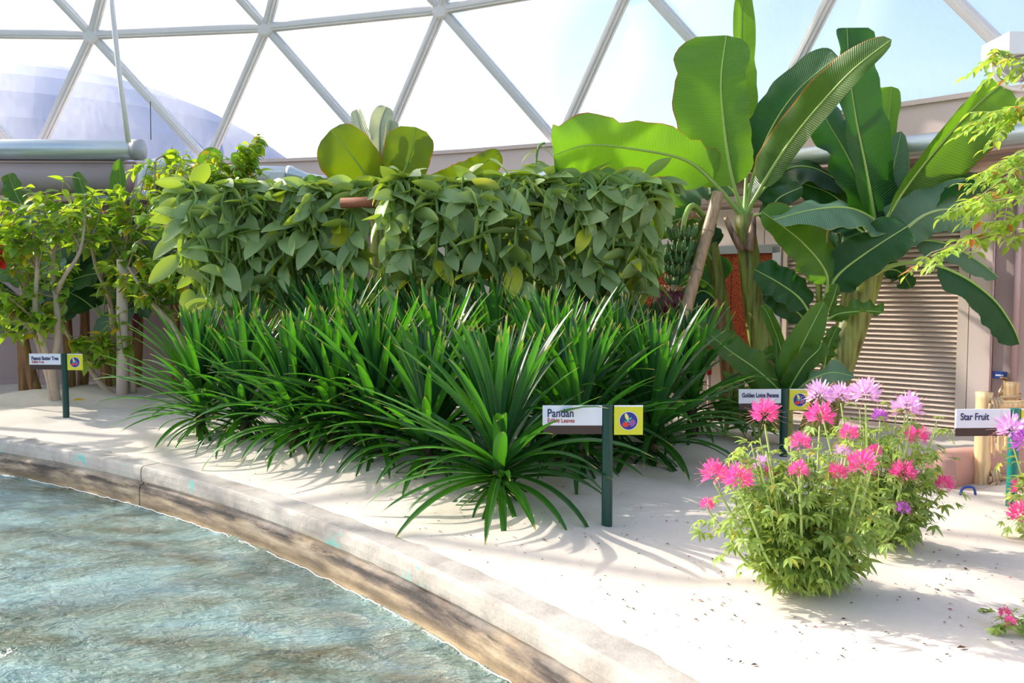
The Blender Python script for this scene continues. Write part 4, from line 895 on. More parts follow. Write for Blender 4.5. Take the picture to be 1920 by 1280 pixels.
# ------------------------------------------------------------------ vanilla curtains on logs
def vanilla_leaf_variant(seed):
    rng = random.Random(seed); n = 9; L = 1.0; e = rrange(rng, -.1, .5); dr = rrange(rng, .1, .9); p = Vector((0, 0, 0)); pts = [p.copy()]
    for i in range(n):
        p = p + Vector((math.cos(e), 0, math.sin(e))) * (L / n); e -= dr / n; pts.append(p.copy())
    mb = MB(); w0 = rrange(rng, .19, .25); f = rrange(rng, .08, .45)
    blade(mb, pts, lambda t: w0 * max(.01, math.sin(math.pi * min(1, (t * .97 + .02)) ** .85)) ** .8, UP, ((-1, f), (-.6, f * .42), (0, 0), (.6, f * .42), (1, f)))
    return mb.mesh('leaf')
VLM = [vanilla_leaf_variant(300 + i) for i in range(10)]
def vanilla(label, u0, u1, vtop, drop, d, nstr, seed, log_u, maxparts=300):
    rng = random.Random(seed); x0 = (u0 - 960) / F_PX * d; x1 = (u1 - 960) / F_PX * d
    zt = at(960, vtop, d).z; xm = (x0 + x1) / 2
    lb = base_at((u0 + u1) / 2, d)
    lg = empty('support_log', lb); tag(lg, 'brown log on posts carrying the ' + label[0] + ' vanilla curtain', 'log', 'logs carrying vanilla')
    la, lc = Vector(((log_u[0] - 960) / F_PX * d, d + .05, zt - .24)), Vector(((log_u[1] - 960) / F_PX * d, d - .02, zt - .26))
    mb = MB(); mb.tube([lerp(la, lc, i / 8) + Vector((0, 0, .015 * math.sin(i * 2))) for i in range(9)], [.055, .06, .058, .06, .055, .06, .058, .06, .055], 12); wpart('log_beam', mb, M['log'], lg)
    for q in (.2, .8):
        p = lerp(la, lc, q); mb = MB(); mb.tube([Vector((p.x, p.y + .08, -.1)), Vector((p.x, p.y + .06, p.z))], .055, 10); wpart('post', mb, M['log'], lg)
    root = empty('vanilla_vine', lb); tag(root, label[1], 'vanilla vine', 'vanilla vines')
    L0 = Vector(lb); nparts = 0; stuff = MB()
    leaves = []
    for s in range(nstr):
        front = s % 3 != 2
        x = lerp(x0, x1, (s + rng.random()) / nstr) if s < nstr else 0
        dep = drop * rrange(rng, .55, 1.08); out = rrange(rng, .12, .34) if front else rrange(rng, -.2, .08)
        top = Vector((x + rrange(rng, -.15, .15), d - .02, zt - .05 + rrange(rng, 0, .1)))
        pts = [Vector((x, d + .12, zt - .2)), top, Vector((x + rrange(rng, -.05, .05), d - out * .8, zt - .14)), Vector((x + rrange(rng, -.08, .08), d - out, zt - dep * .5)), Vector((x + rrange(rng, -.12, .12), d - out + .05, zt - dep))]
        P = catmull(pts, 26); mb = MB(); mb.tube(P, .017 * rrange(rng, .8, 1.2), 6)
        wpart('stem', mb, M['vanilla_stem'], root)
        nl = int(7 + 10 * dep)
        for i in range(nl):
            t = (i + .6) / nl; p = P[min(26, int(t * 26))]
            a = -math.pi / 2 + (1 if i % 2 else -1) * rrange(rng, .35, 1.5)      # mostly to the sides and outwards
            tilt = (rrange(rng, -1.3, -.6) if rng.random() < .6 else rrange(rng, -.6, .25)) if t > .25 else rrange(rng, -.5, .5)
            L = rrange(rng, .28, .43)
            Mx = Matrix.Translation(p - L0) @ Matrix.Rotation(a, 4, 'Z') @ Matrix.Rotation(-tilt, 4, 'Y') @ Matrix.Rotation(rrange(rng, -1.2, 1.2), 4, 'X') @ Matrix.Scale(L, 4)
            leaves.append((front, L, Mx, rng.choice(VLM)))
    leaves.sort(key=lambda q: (not q[0], -q[1]))
    for i, (fr, L, Mx, me) in enumerate(leaves):
        if i < maxparts: put('leaf', me, M['vanilla'], root, Mx)
        else:
            k = len(stuff.v)
            stuff.add([Mx @ v.co for v in me.vertices], [tuple(p.vertices) for p in me.polygons], [(.5, .5)] * len(me.vertices))
    # inner tangle behind the front strands
    for i in range(420):
        me = rng.choice(VLM); L = rrange(rng, .26, .42)
        p = Vector((lerp(x0 + .08, x1 - .08, rng.random()), d + rrange(rng, -.08, .18), zt - .12 - drop * .92 * rng.random())) - L0
        Mx = Matrix.Translation(p) @ Matrix.Rotation(rng.random() * 6.28, 4, 'Z') @ Matrix.Rotation(rrange(rng, .2, 1.4), 4, 'Y') @ Matrix.Rotation(rrange(rng, -1, 1), 4, 'X') @ Matrix.Scale(L, 4)
        stuff.add([Mx @ v.co for v in me.vertices], [tuple(q.vertices) for q in me.polygons], [(.5, .5)] * len(me.vertices))
    o = put('inner_leaves', stuff.mesh('inner_leaves'), M['vanilla'], root); o['kind'] = 'stuff'
    return root
vanilla(('left', 'smaller vanilla vine curtain on the left, thick leaves hanging from a log'), 350, 690, 352, 1.22, 9.35, 26, 401, (390, 735))
vr = vanilla(('right', 'wider vanilla vine curtain on the right, thick leaves hanging from a log'), 728, 1228, 336, 1.24, 8.9, 36, 402, (640, 1228))
# upright sprig on the right curtain
L0 = Vector(vr.location); sp = catmull(A((1010, 350, 8.95), (1005, 310, 8.9), (1010, 275, 8.9), (1022, 268, 8.9)), 10)
mb = MB(); mb.tube(sp, .012, 6); wpart('stem', mb, M['vanilla_stem'], vr)
rng = random.Random(8)
for i in range(6):
    Mx = Matrix.Translation(sp[1 + i + (i > 3)] - L0) @ Matrix.Rotation(-math.pi / 2 + (1 if i % 2 else -1) * rrange(rng, .9, 1.6), 4, 'Z') @ Matrix.Rotation(rrange(rng, .1, .9), 4, 'Y') @ Matrix.Scale(.22, 4)
    put('leaf', VLM[i], M['vanilla'], vr, Mx)

# ------------------------------------------------------------------ peanut butter trees
def ovate_variant(seed, name='leaf', wid=.27):
    rng = random.Random(seed); n = 6; e = rrange(rng, -.1, .3); dr = rrange(rng, .2, 1.0); p = Vector((0, 0, 0)); pts = [p.copy()]
    for i in range(n):
        p = p + Vector((math.cos(e), 0, math.sin(e))) / n; e -= dr / n; pts.append(p.copy())
    mb = MB(); f = rrange(rng, .1, .4)
    blade(mb, pts, lambda t: wid * max(.01, math.sin(math.pi * (t * .98 + .01) ** .75)) * (1 - .25 * t), UP, ((-1, f), (0, 0), (1, f)))
    return mb.mesh(name)
OVM = [ovate_variant(500 + i) for i in range(8)]
def shrub(label, base, mains, crown, ntwig, leaf_len, seed, mats, r0=.05, cat='tree', name='peanut_butter_tree', group='peanut butter trees', lpt=15, bark='bark_pale', maxparts=300):
    """mains: list of world polylines (stems); crown: list of (centre, rx, ry, rz) ellipsoids that twigs reach into"""
    rng = random.Random(seed); root = empty(name, base); tag(root, label, cat, group); L0 = Vector(base)
    cand = []
    for pl, ra in mains:
        P = catmull(pl, 22); mb = MB(); mb.tube(P, [lerp(ra, ra * .35, i / 22) * (1 + .12 * noise.noise(Vector((i * .9, ra * 77, seed)))) for i in range(23)], 8); wpart('stem', mb, M[bark], root)
        cand += P[9:]
    leaves = []
    for tw in range(ntwig):
        c, rx, ry, rz = crown[tw % len(crown)]
        while True:
            o = Vector((rrange(rng, -1, 1), rrange(rng, -1, 1), rrange(rng, -1, 1)))
            if o.length <= 1: break
        tip = c + Vector((o.x * rx, o.y * ry, o.z * rz))
        st = min(rng.sample(cand, min(len(cand), 9)), key=lambda q: (q - tip).length + (0.6 if q.z > tip.z else 0))
        mid_ = lerp(st, tip, .5) + Vector((rrange(rng, -.08, .08), rrange(rng, -.08, .08), rrange(rng, -.02, .14)))
        P = catmull([st, mid_, tip], 10); mb = MB(); mb.tube(P, [lerp(.012, .004, i / 10) for i in range(11)], 5); wpart('twig', mb, M['bark_twig'], root)
        for i in range(lpt):
            t = .30 + .70 * (i + rng.random() * .5) / lpt; p = P[min(10, int(t * 10))]
            p = lerp(p, P[min(10, int(t * 10) + 1)], rng.random())
            T = (tip - mid_).normalized(); a0 = math.atan2(T.y, T.x)
            az = a0 + (1 if i % 2 else -1) * rrange(rng, .5, 1.5); tilt = rrange(rng, -.9, .45)
            L = leaf_len * rrange(rng, .7, 1.25)
            Mx = Matrix.Translation(p - L0) @ Matrix.Rotation(az, 4, 'Z') @ Matrix.Rotation(-tilt, 4, 'Y') @ Matrix.Rotation(rrange(rng, -.6, .6), 4, 'X') @ Matrix.Scale(L, 4)
            leaves.append((p.y - L * 2, Mx, rng.choice(OVM)))
    leaves.sort(key=lambda q: q[0]); stuff = MB()
    for i, (_, Mx, me) in enumerate(leaves):
        if i < maxparts:
            o = bpy.data.objects.new('leaf', me); COL.objects.link(o); o.parent = root; o.matrix_basis = Mx
            if not me.materials: me.materials.append(M[mats[0]])
        else: stuff.add([Mx @ v.co for v in me.vertices], [tuple(q.vertices) for q in me.polygons])
    if stuff.v: 
        o = put('inner_leaves', stuff.mesh('inner_leaves'), M[mats[1]], root); o['kind'] = 'stuff'
    return root
g = on_sand(105, 755)
shrub('peanut butter tree with forked pale trunks behind its sign', g, [
    (A((103, 757, g.y), (92, 700, g.y), (72, 640, g.y), (50, 585, g.y + .1), (40, 520, g.y + .1), (10, 440, g.y)), .066),
    (A((108, 757, g.y), (98, 690, g.y - .05), (108, 640, g.y - .1), (106, 570, g.y - .1), (98, 500, g.y), (110, 420, g.y)), .06),
    (A((96, 700, g.y), (80, 640, g.y - .2), (66, 580, g.y - .2), (70, 500, g.y - .3), (60, 420, g.y - .3)), .05),
    (A((88, 690, g.y), (60, 620, g.y - .1), (20, 590, g.y - .2), (-40, 540, g.y - .2), (-90, 470, g.y)), .04),
    (A((104, 560, g.y), (120, 520, g.y - .2), (150, 470, g.y - .3), (160, 400, g.y - .2)), .035)],
    [(at(30, 500, g.y - .2), .75, .7, .7), (at(70, 420, g.y), .85, .8, .55), (at(120, 390, g.y), .7, .7, .45), (at(-40, 450, g.y), .7, .7, .7), (at(30, 600, g.y - .2), .5, .5, .3)], 92, .17, 601, ('peanut', 'peanut'))
g = on_sand(243, 737)
shrub('peanut butter tree with curved thin stems right of the sign', g, [
    (A((240, 738, g.y), (228, 690, g.y), (214, 640, g.y), (205, 560, g.y + .1), (180, 500, g.y + .1), (165, 420, g.y)), .055),
    (A((250, 736, g.y), (245, 680, g.y), (228, 625, g.y), (234, 570, g.y), (228, 520, g.y), (240, 440, g.y)), .05),
    (A((222, 750, g.y - .1), (190, 720, g.y - .1), (155, 670, g.y - .1), (118, 610, g.y - .1), (110, 570, g.y - .1)), .045),
    (A((230, 560, g.y), (260, 480, g.y), (285, 400, g.y), (292, 300, g.y)), .035)],
    [(at(180, 430, g.y), .7, .7, .5), (at(270, 400, g.y), .7, .7, .55), (at(300, 330, g.y + .2), .35, .5, .55), (at(250, 500, g.y - .2), .6, .5, .4), (at(190, 660, g.y - .2), .35, .3, .25)], 88, .165, 602, ('peanut', 'peanut'))
g = Vector((-6.75, 8.9, sand_h(-6.75, 8.9)))  # out-of-view tree, added to cast shade on the left sand and curb
shrub('unseen tree added outside the left edge to shade the curb', g, [
    ([g, g + Vector((.1, 0, .6)), g + Vector((-.2, .1, 1.2)), g + Vector((-.1, 0, 1.9))], .055), ([g, g + Vector((-.1, .1, .6)), g + Vector((.3, 0, 1.1)), g + Vector((.4, .1, 1.7))], .05)],
    [(g + Vector((0, 0, 1.5)), .75, .8, .6), (g + Vector((-.6, 0, 1.1)), .8, .8, .5)], 60, .17, 604, ('peanut', 'peanut'))
g = base_at(372, 10.9)
shrub('peanut butter tree behind the leftmost pandan, reaching the white duct', g, [
    (A((372, 765, g.y), (355, 690, g.y), (330, 620, g.y), (280, 560, g.y), (240, 500, g.y)), .05),
    (A((376, 765, g.y), (366, 640, g.y), (352, 560, g.y), (350, 480, g.y), (340, 400, g.y)), .05),
    (A((380, 765, g.y), (380, 620, g.y), (390, 520, g.y), (400, 420, g.y + .2), (440, 340, g.y + .4)), .045)],
    [(at(330, 420, g.y), .5, .6, .7), (at(440, 330, 11.4), .5, .4, .5), (at(300, 540, g.y), .5, .4, .45), (at(475, 290, 11.4), .2, .3, .35), (at(360, 330, 11.3), .5, .4, .4)], 84, .165, 603, ('peanut', 'peanut'))

# ------------------------------------------------------------------ spider flowers
def flower_head(seed, r=1.0):
    """ball of narrow petals, unit radius"""
    rng = random.Random(seed); mb = MB(); st = MB()
    for i in range(110):
        z = 1 - 1.6 * (i + .5) / 110; a = i * 2.39996; s = math.sqrt(max(0, 1 - z * z)); dirv = Vector((s * math.cos(a), s * math.sin(a), z * .9)).normalized()
        p0 = dirv * rrange(rng, .25, .55); p1 = dirv * rrange(rng, .62, 1.1) + Vector((0, 0, .1)); rv = Vector((rng.random() - .5, rng.random() - .5, rng.random() - .5)).normalized()
        T = (p1 - p0); S = T.cross(rv).normalized() * rrange(rng, .06, .13); m = p0 + T * .6
        mb.add([p0, m + S, p1 + S * .5, p1 - S * .5, m - S], [(0, 1, 2, 3, 4)])
        if i % 3 == 0:
            e = dirv * 1.35 + Vector((0, 0, -.1)); st.tube([p0, (p0 + e) * .55, e], .012, 3, False)
    return mb.mesh('flower_head', False), st.mesh('stamens', False)
FH = {}
for c in ('petal_pink', 'petal_lilac', 'petal_violet'): FH[c] = [flower_head(700 + k) for k in range(3)]
def palm_leaf(seed):
    rng = random.Random(seed); mb = MB()
    for k in range(5):
        a = R_(-76 + 38 * k + rrange(rng, -8, 8)); L = (1.0 - .14 * abs(k - 2)) * rrange(rng, .9, 1.1); p = Vector((.28, 0, 0)); e = rrange(rng, -.1, .3); pts = [p.copy()]
        for i in range(4):
            p = p + Vector((math.cos(a) * math.cos(e), math.sin(a) * math.cos(e), math.sin(e))) * (L * .8 / 4); e -= .22; pts.append(p.copy())
        blade(mb, pts, lambda t: .105 * max(.02, math.sin(math.pi * (t * .96 + .03) ** .8)), UP, ((-1, .25), (0, 0), (1, .25)))
    mb.tube([Vector((0, 0, 0)), Vector((.28, 0, 0))], .015, 4, False)
    return mb.mesh('leaf')
PLM = [palm_leaf(800 + i) for i in range(6)]
def cleome(base, heads, label, seed, leafy, nfill, leafL=.08):
    """heads: (world point, radius, colour)"""
    rng = random.Random(seed); root = empty('spider_flower', base); tag(root, label, 'spider flower', 'spider flowers in the sand'); L0 = Vector(base); leaves = []
    def grow(tip, r, nl, top):
        m1 = lerp(base, tip, .35) + Vector(((tip.x - base.x) * .22, (tip.y - base.y) * .22, -(tip.z - base.z) * .02))
        P = catmull([base + Vector((rrange(rng, -.05, .05), rrange(rng, -.05, .05), -.02)), m1, lerp(m1, tip, .55), tip], 20)
        mb = MB(); mb.tube(P, [lerp(r, r * .45, i / 20) for i in range(21)], 6); wpart('stem', mb, M['cleome_stem'], root)
        for i in range(nl):
            t = .16 + (.82 if not top else .72) * (i + rng.random()) / nl; p = P[min(20, int(t * 20))]; az = i * 2.4 + rng.random()
            L = leafL * rrange(rng, .8, 1.45) * (1.15 - .35 * t)
            reach = rrange(rng, .02, .13)
            q = p + Vector((math.cos(az), math.sin(az), .25)) * reach
            leaves.append(Matrix.Translation(q - L0) @ Matrix.Rotation(az, 4, 'Z') @ Matrix.Rotation(rrange(rng, -.4, .9), 4, 'Y') @ Matrix.Rotation(rrange(rng, -.6, .6), 4, 'X') @ Matrix.Scale(L, 4))
    for p, r, c in heads:
        grow(p - Vector((0, 0, r * .6)), .009, leafy, True)
        fm_, sm_ = rng.choice(FH[c])
        Mx = Matrix.Translation(p - L0) @ Matrix.Rotation(rng.random() * 6.28, 4, 'Z') @ Matrix.Scale(r, 4)
        h = put('flower_head', fm_, M[c], root, Mx); put('stamens', sm_, M['stamen'], h)
    cx = sum(p.x for p, _, _ in heads) / len(heads); cy = sum(p.y for p, _, _ in heads) / len(heads); zt = max(p.z for p, _, _ in heads)
    sx = max(abs(p.x - cx) for p, _, _ in heads) * .95
    for i in range(nfill):
        a = rng.random() * 6.28; q = math.sqrt(rng.random()); h = rrange(rng, .32, .9)
        wid = min(1.05, .05 + 1.1 * h)
        grow(Vector((lerp(base.x, cx, min(1, h * 1.3)) + math.cos(a) * sx * q * wid, lerp(base.y, cy, h) + math.sin(a) * sx * .55 * q * wid, base.z + (zt - base.z) * h)), .006, leafy - 2, False)
    stuff = MB()
    rng.shuffle(leaves)
    for i, Mx in enumerate(leaves):
        me = PLM[i % 6]
        if i < 290: put('leaf', me, M['cleome'], root, Mx)
        else: stuff.add([Mx @ v.co for v in me.vertices], [tuple(q.vertices) for q in me.polygons])
    if stuff.v:
        o = put('inner_leaves', stuff.mesh('inner_leaves'), M['cleome'], root); o['kind'] = 'stuff'
pk, li, vi = 'petal_pink', 'petal_lilac', 'petal_violet'
gA = on_sand(1520, 1108); gB = on_sand(1640, 1020)
def H(u, v, r, c, d): return (at(u, v, d), r / F_PX * d, c)
dA, dB = gA.y, gB.y
cleome(gA, [H(1434, 777, 30, pk, dA - .05), H(1537, 781, 30, pk, dA + .1), H(1501, 831, 22, pk, dA - .2), H(1592, 813, 20, pk, dA + .2), H(1580, 846, 17, li, dA + .1),
            H(1340, 889, 29, pk, dA - .1), H(1384, 898, 30, pk, dA - .25), H(1427, 872, 21, li, dA + .05), H(1443, 890, 15, pk, dA), H(1498, 882, 21, pk, dA - .3),
            H(1570, 887, 20, pk, dA - .2), H(1616, 872, 31, pk, dA - .25), H(1326, 946, 15, pk, dA - .1), H(1640, 845, 14, pk, dA)],
       'large spider flower bush with hot pink heads, nearest the camera', 901, 22, 46)
cleome(gB, [H(1537, 741, 29, li, dB), H(1577, 741, 24, li, dB + .1), H(1623, 738, 30, li, dB - .1), H(1702, 765, 31, li, dB), H(1650, 781, 16, vi, dB + .1),
            H(1719, 817, 24, pk, dB - .1), H(1693, 887, 27, pk, dB - .2), H(1769, 908, 21, pk, dB), H(1693, 954, 16, vi, dB - .25), H(1714, 860, 13, li, dB + .1)],
       'spider flower bush with lilac heads just behind the pink one', 902, 19, 36)
gC = on_sand(1985, 1010)
cleome(gC, [H(1896, 805, 31, li, 5.3), H(1925, 830, 30, vi, 5.2), H(1915, 965, 27, pk, 5.0), H(1918, 915, 22, pk, 5.2), H(1990, 800, 30, li, 5.3), H(2040, 860, 30, pk, 5.2), H(1960, 900, 26, pk, 5.0)],
       'spider flower at the right edge in front of the star fruit sign', 903, 12, 12)
gD = on_sand(1945, 1190)
cleome(gD, [H(1884, 1150, 13, pk, gD.y), H(1894, 1166, 12, pk, gD.y - .05), H(1975, 1130, 16, pk, gD.y)],
       'low spider flower sprig lying at the lower right edge', 904, 7, 3, .06)

# ------------------------------------------------------------------ star fruit tree reaching in from the right
def star_tree():
    d = 6.1; b = base_at(2120, 6.3); rng = random.Random(31)
    root = empty('star_fruit_tree', b); tag(root, 'star fruit tree with small pale leaflets reaching in from the right edge', 'tree'); L0 = Vector(b)
    mb = MB(); tr = catmull([b + Vector((0, 0, -.1)), at(2110, 600, 6.3), at(2125, 350, 6.25), at(2110, 40, 6.2)], 14); mb.tube(tr, [lerp(.07, .03, i / 14) for i in range(15)], 9); wpart('trunk', mb, M['bark_pale'], root)
    br = [A((2115, 160, 6.2), (2000, 128, d), (1920, 112, d), (1866, 98, 6.0)), A((2115, 240, 6.2), (1990, 190, d), (1900, 205, 6.0), (1852, 222, 5.95)),
          A((2115, 330, 6.2), (2000, 290, d), (1900, 325, d), (1808, 392, 6.0)), A((2115, 420, 6.2), (2010, 430, d), (1900, 440, 6.0), (1830, 448, 5.95), (1745, 474, 5.9)),
          A((2115, 350, 6.2), (2010, 330, 5.9), (1890, 372, 5.85), (1825, 378, 5.8)), A((2110, 300, 6.2), (1990, 260, 6.3), (1905, 290, 6.3), (1850, 330, 6.3)),
          A((2115, 380, 6.2), (2000, 370, 6.0), (1920, 400, 6.0), (1860, 432, 6.0)), A((2112, 200, 6.2), (2010, 160, 6.1), (1940, 200, 6.1), (1890, 238, 6.1)),
          A((2115, 340, 6.2), (2020, 300, 6.0), (1950, 340, 6.0), (1880, 350, 6.0))]
    n = 0
    for P0 in br:
        P = catmull(P0, 24); mb = MB(); mb.tube(P, [lerp(.016, .004, i / 24) for i in range(25)], 5); wpart('branch', mb, M['bark_twig'], root)
        for k in range(15):
            t = .36 + .64 * k / 14; p = P[min(24, int(t * 24))]; az = math.pi + (1 if k % 2 else -1) * rrange(rng, .3, 1.3); el = rrange(rng, -.7, .35)
            D = Vector((math.cos(az) * math.cos(el), math.sin(az) * math.cos(el), math.sin(el))); rl = rrange(rng, .14, .24)
            Q = [p + D * (rl * j / 5) + Vector((0, 0, -.03 * (j / 5) ** 2)) for j in range(6)]; mb = MB(); mb.tube(Q, .0025, 4); wpart('leaf_stalk', mb, M['cleome_stem'], root)
            for j in range(1, 6):
                for s in ((-1, 1) if j < 5 else (0,)):
                    if n >= 300 and False: pass
                    L = rrange(rng, .06, .10); a2 = az + s * rrange(rng, .8, 1.2)
                    Mx = Matrix.Translation(Q[j] - L0) @ Matrix.Rotation(a2, 4, 'Z') @ Matrix.Rotation(rrange(rng, .1, .8), 4, 'Y') @ Matrix.Rotation(rrange(rng, -.5, .5), 4, 'X') @ Matrix.Scale(L, 4)
                    STAR.append((n, Mx)); n += 1
    sm = [ovate_variant(950 + i, 'leaflet', .24) for i in range(6)]; stuff = MB()
    vis = STAR[:]; rng.shuffle(vis)
    for i, (_, Mx) in enumerate(vis):
        me = sm[i % 6]
        if i < 298: put('leaflet', me, M['star'], root, Mx)
        else: stuff.add([Mx @ v.co for v in me.vertices], [tuple(q.vertices) for q in me.polygons])
    o = put('more_leaflets', stuff.mesh('more_leaflets'), M['star'], root); o['kind'] = 'stuff'
STAR = []
star_tree()

# ------------------------------------------------------------------ broad-leaved plant behind the pink flowers
def ginger(u, d, label, seed, nst, L):
    rng = random.Random(seed); b = base_at(u, d); root = empty('leafy_plant', b); tag(root, label, 'leafy plant', 'broad-leaved plants'); L0 = Vector(b)
    for s in range(nst):
        a = s * 2.4; top = b + Vector((.16 * math.cos(a), .12 * math.sin(a), L * rrange(rng, .7, 1.1)))
        P = catmull([b, lerp(b, top, .5) + Vector((0, 0, .04)), top], 10); mb = MB(); mb.tube(P, .012, 6); wpart('stem', mb, M['midrib'], root)
        for i in range(6):
            t = .3 + .7 * i / 5; p = P[min(10, int(t * 10))]; az = a + i * 2.6 + rng.random(); LL = rrange(rng, .20, .34)
            Mx = Matrix.Translation(p - L0) @ Matrix.Rotation(az, 4, 'Z') @ Matrix.Rotation(rrange(rng, -.6, .4), 4, 'Y') @ Matrix.Scale(LL, 4)
            put('leaf', VLM[rng.randrange(10)] if False else GNM[rng.randrange(5)], M['ginger'], root, Mx)
GNM = [ovate_variant(970 + i, 'leaf', .19) for i in range(5)]
ginger(1362, 8.2, 'broad-leaved green plant left of the golden lotus sign', 971, 5, .50)
ginger(1425, 7.9, 'low leafy plant at the foot of the golden lotus sign', 972, 4, .42)

# ------------------------------------------------------------------ signs
def text_mesh(txt, size, xs=0.82, bold=.0):
    cu = bpy.data.curves.new('lettering', 'FONT'); cu.body = txt; cu.size = size; cu.extrude = .0012; cu.offset = bold; cu.resolution_u = 4
    o = bpy.data.objects.new('lettering_tmp', cu); COL.objects.link(o)
    dg = bpy.context.evaluated_depsgraph_get(); me = bpy.data.meshes.new_from_object(o.evaluated_get(dg)); bpy.data.objects.remove(o)
    me.transform(Matrix.Diagonal((xs, 1, 1, 1))); me.transform(Matrix.Rotation(math.pi / 2, 4, 'X')); me.name = 'lettering'
    return me
def disc(mb, cx, cz, rx, rz, y, n=24, rot=0.0):
    c, s = math.cos(rot), math.sin(rot); pts = []
    for j in range(n):
        a = 2 * math.pi * j / n; x, z = rx * math.cos(a), rz * math.sin(a); pts.append((cx + x * c - z * s, cz + x * s + z * c))
    k = len(mb.v)
    mb.add([(x, y, z) for x, z in pts] + [(x, y + .002, z) for x, z in pts], [tuple(range(n))] + [(j, j + n, (j + 1) % n + n, (j + 1) % n) for j in range(n)])
def sign(base, top, title, sub, label, yaw=0.0, post='post_green', tscale=1.0, tx=.82, plate='sign_brown'):
    root = empty('plant_sign', base, yaw); tag(root, label, 'sign', 'plant name signs'); h = top
    mb = MB(); n = 10; prof = [(.034 * math.cos(math.pi * j / n), -.030 * math.sin(math.pi * j / n)) for j in range(n + 1)] + [(-.034, .014), (.034, .014)]
    m = len(prof); mb.add([(x, y, -.12) for x, y in prof] + [(x, y, h) for x, y in prof], [tuple(range(m - 1, -1, -1)), tuple(range(m, 2 * m))] + [(j, (j + 1) % m, (j + 1) % m + m, j + m) for j in range(m)])
    put('post', mb.mesh('post', False), M[post], root)
    zt = h - .004
    nb = MB(); nb.box((-.412, -.012, zt - .126), (-.036, .004, zt)); bo = put('name_board', nb.mesh('name_board', False), M['sign_white'], root)
    pl = MB(); pl.box((-.410, -.006, zt - .182), (-.036, .002, zt - .127)); put('lower_plate', pl.mesh('lower_plate', False), M[plate], root)
    eb = MB(); eb.box((.040, -.010, zt - .186), (.222, .004, zt - .008)); eo = put('emblem_board', eb.mesh('emblem_board', False), M['sign_yellow'], root)
    eb = MB(); eb.box((.040, -.0105, zt - .008), (.222, .004, zt)); put('emblem_lit_edge', eb.mesh('emblem_lit_edge', False), M['sign_white'], eo)  # white strip paints the light caught on the board's top edge
    tm = text_mesh(title, .074 * tscale, tx, .0016 if tscale < .85 else .0010); put('lettering', tm, M['ink_navy'], bo, Matrix.Translation((-.384, -.0135, zt - .072)))
    if sub: put('small_lettering', text_mesh(sub, .040, .80, .0004), M['ink_red'], bo, Matrix.Translation((-.382, -.0135, zt - .108)))
    cx, cz = .131, zt - .097
    def lay(nm, mat, fn):
        q = MB(); fn(q); put(nm, q.mesh(nm, False), M[mat], eo)
    lay('emblem_ring', 'sign_white', lambda q: disc(q, cx, cz, .060, .060, -.0122, 32))
    lay('emblem_disc', 'ink_blue', lambda q: disc(q, cx, cz, .056, .056, -.0132, 32))
    lay('emblem_corn', 'ink_corn', lambda q: disc(q, cx - .012, cz + .026, .011, .024, -.0142, 16, .35))
    def lv(q): disc(q, cx - .010, cz + .002, .022, .006, -.0146, 12, -.5); disc(q, cx - .018, cz + .0, .006, .016, -.0146, 12, .6); disc(q, cx + .008, cz + .014, .015, .005, -.0146, 12, .6)
    lay('emblem_leaves', 'ink_leaf', lv)
    lay('emblem_tomato', 'ink_tomato', lambda q: disc(q, cx - .020, cz - .023, .021, .016, -.015, 18))
    def gr(q):
        for i in range(5):
            for j in range(5):
                if abs(i - 2) + abs(j - 2) < 4: disc(q, cx + .006 + i * .0082, cz - .032 + j * .0085 + i * .0012, .0033, .0033, -.0152, 8)
    lay('emblem_grapes', 'ink_grape', gr)
    return root
p = on_sand(1138, 985); sign(p, .775 - p.z * 0, 'Pandan', 'Edible Leaves', 'pandan sign on a green post in the sand before the pandans', 0.0, tx=.80)
p = on_sand(124, 785); sign(p, .755, 'Peanut Butter Tree', 'Edible Fruit', 'peanut butter tree sign on a green post at the far left', R_(-4), tscale=.80, tx=.69, plate='sign_brown')
p = base_at(1474, 7.5); sign(p, at(1474, 728, 7.5).z - p.z, 'Golden Lotus Banana', None, 'golden lotus banana sign on a dark post behind the pink flowers', R_(2), tscale=.74, tx=.69)
p = base_at(1909, 5.72); sign(p, at(1909, 765, 5.72).z - p.z, 'Star Fruit', None, 'star fruit sign on a teal post at the right edge', R_(3), 'post_teal', .90, .78)

# ------------------------------------------------------------------ bamboo prop, fence, kerb, hose
pb = at(1222, 826, 8.55); pb.z = sand_h(pb.x, pb.y) - .03; pt = at(1347, 362, 9.05)
pole = empty('bamboo_pole', pb); tag(pole, 'thick bamboo prop leaning against the banana plant', 'bamboo pole')
mb = MB(); n = 36; mb.tube([lerp(pb, pt, i / n) for i in range(n + 1)], [.062 + (.006 if i % 6 == 0 else 0) for i in range(n + 1)], 12); wpart('cane', mb, M['bamboo_grey'], pole)
for k in range(1, 6):
    q = lerp(pb, pt, k / 6); dq = (pt - pb).normalized(); mb = MB(); mb.tube([q - dq * .008, q + dq * .008], .068, 12); wpart('node_ring', mb, M['bark_twig'], pole)
def cane(mb, a, b, r, nodes=3):
    n = nodes * 6; mb.tube([lerp(a, b, i / n) for i in range(n + 1)], [r * (1.07 if i % 6 == 0 else 1.0) for i in range(n + 1)], 12)
def coil(mb, c, axis, r, turns, pitch, rr):
    axis = axis.normalized(); u = axis.cross(Vector((.3, .2, 1))).normalized(); w = axis.cross(u); n = int(turns * 14)
    mb.tube([c + axis * (pitch * turns * (i / n - .5)) + (u * math.cos(i / 14 * 6.283) + w * math.sin(i / 14 * 6.283)) * r for i in range(n + 1)], rr, 6)
f0 = on_sand(1840, 906); d = f0.y
fence = empty('bamboo_fence', f0); tag(fence, 'low bamboo fence tied with rope behind the star fruit sign', 'fence')
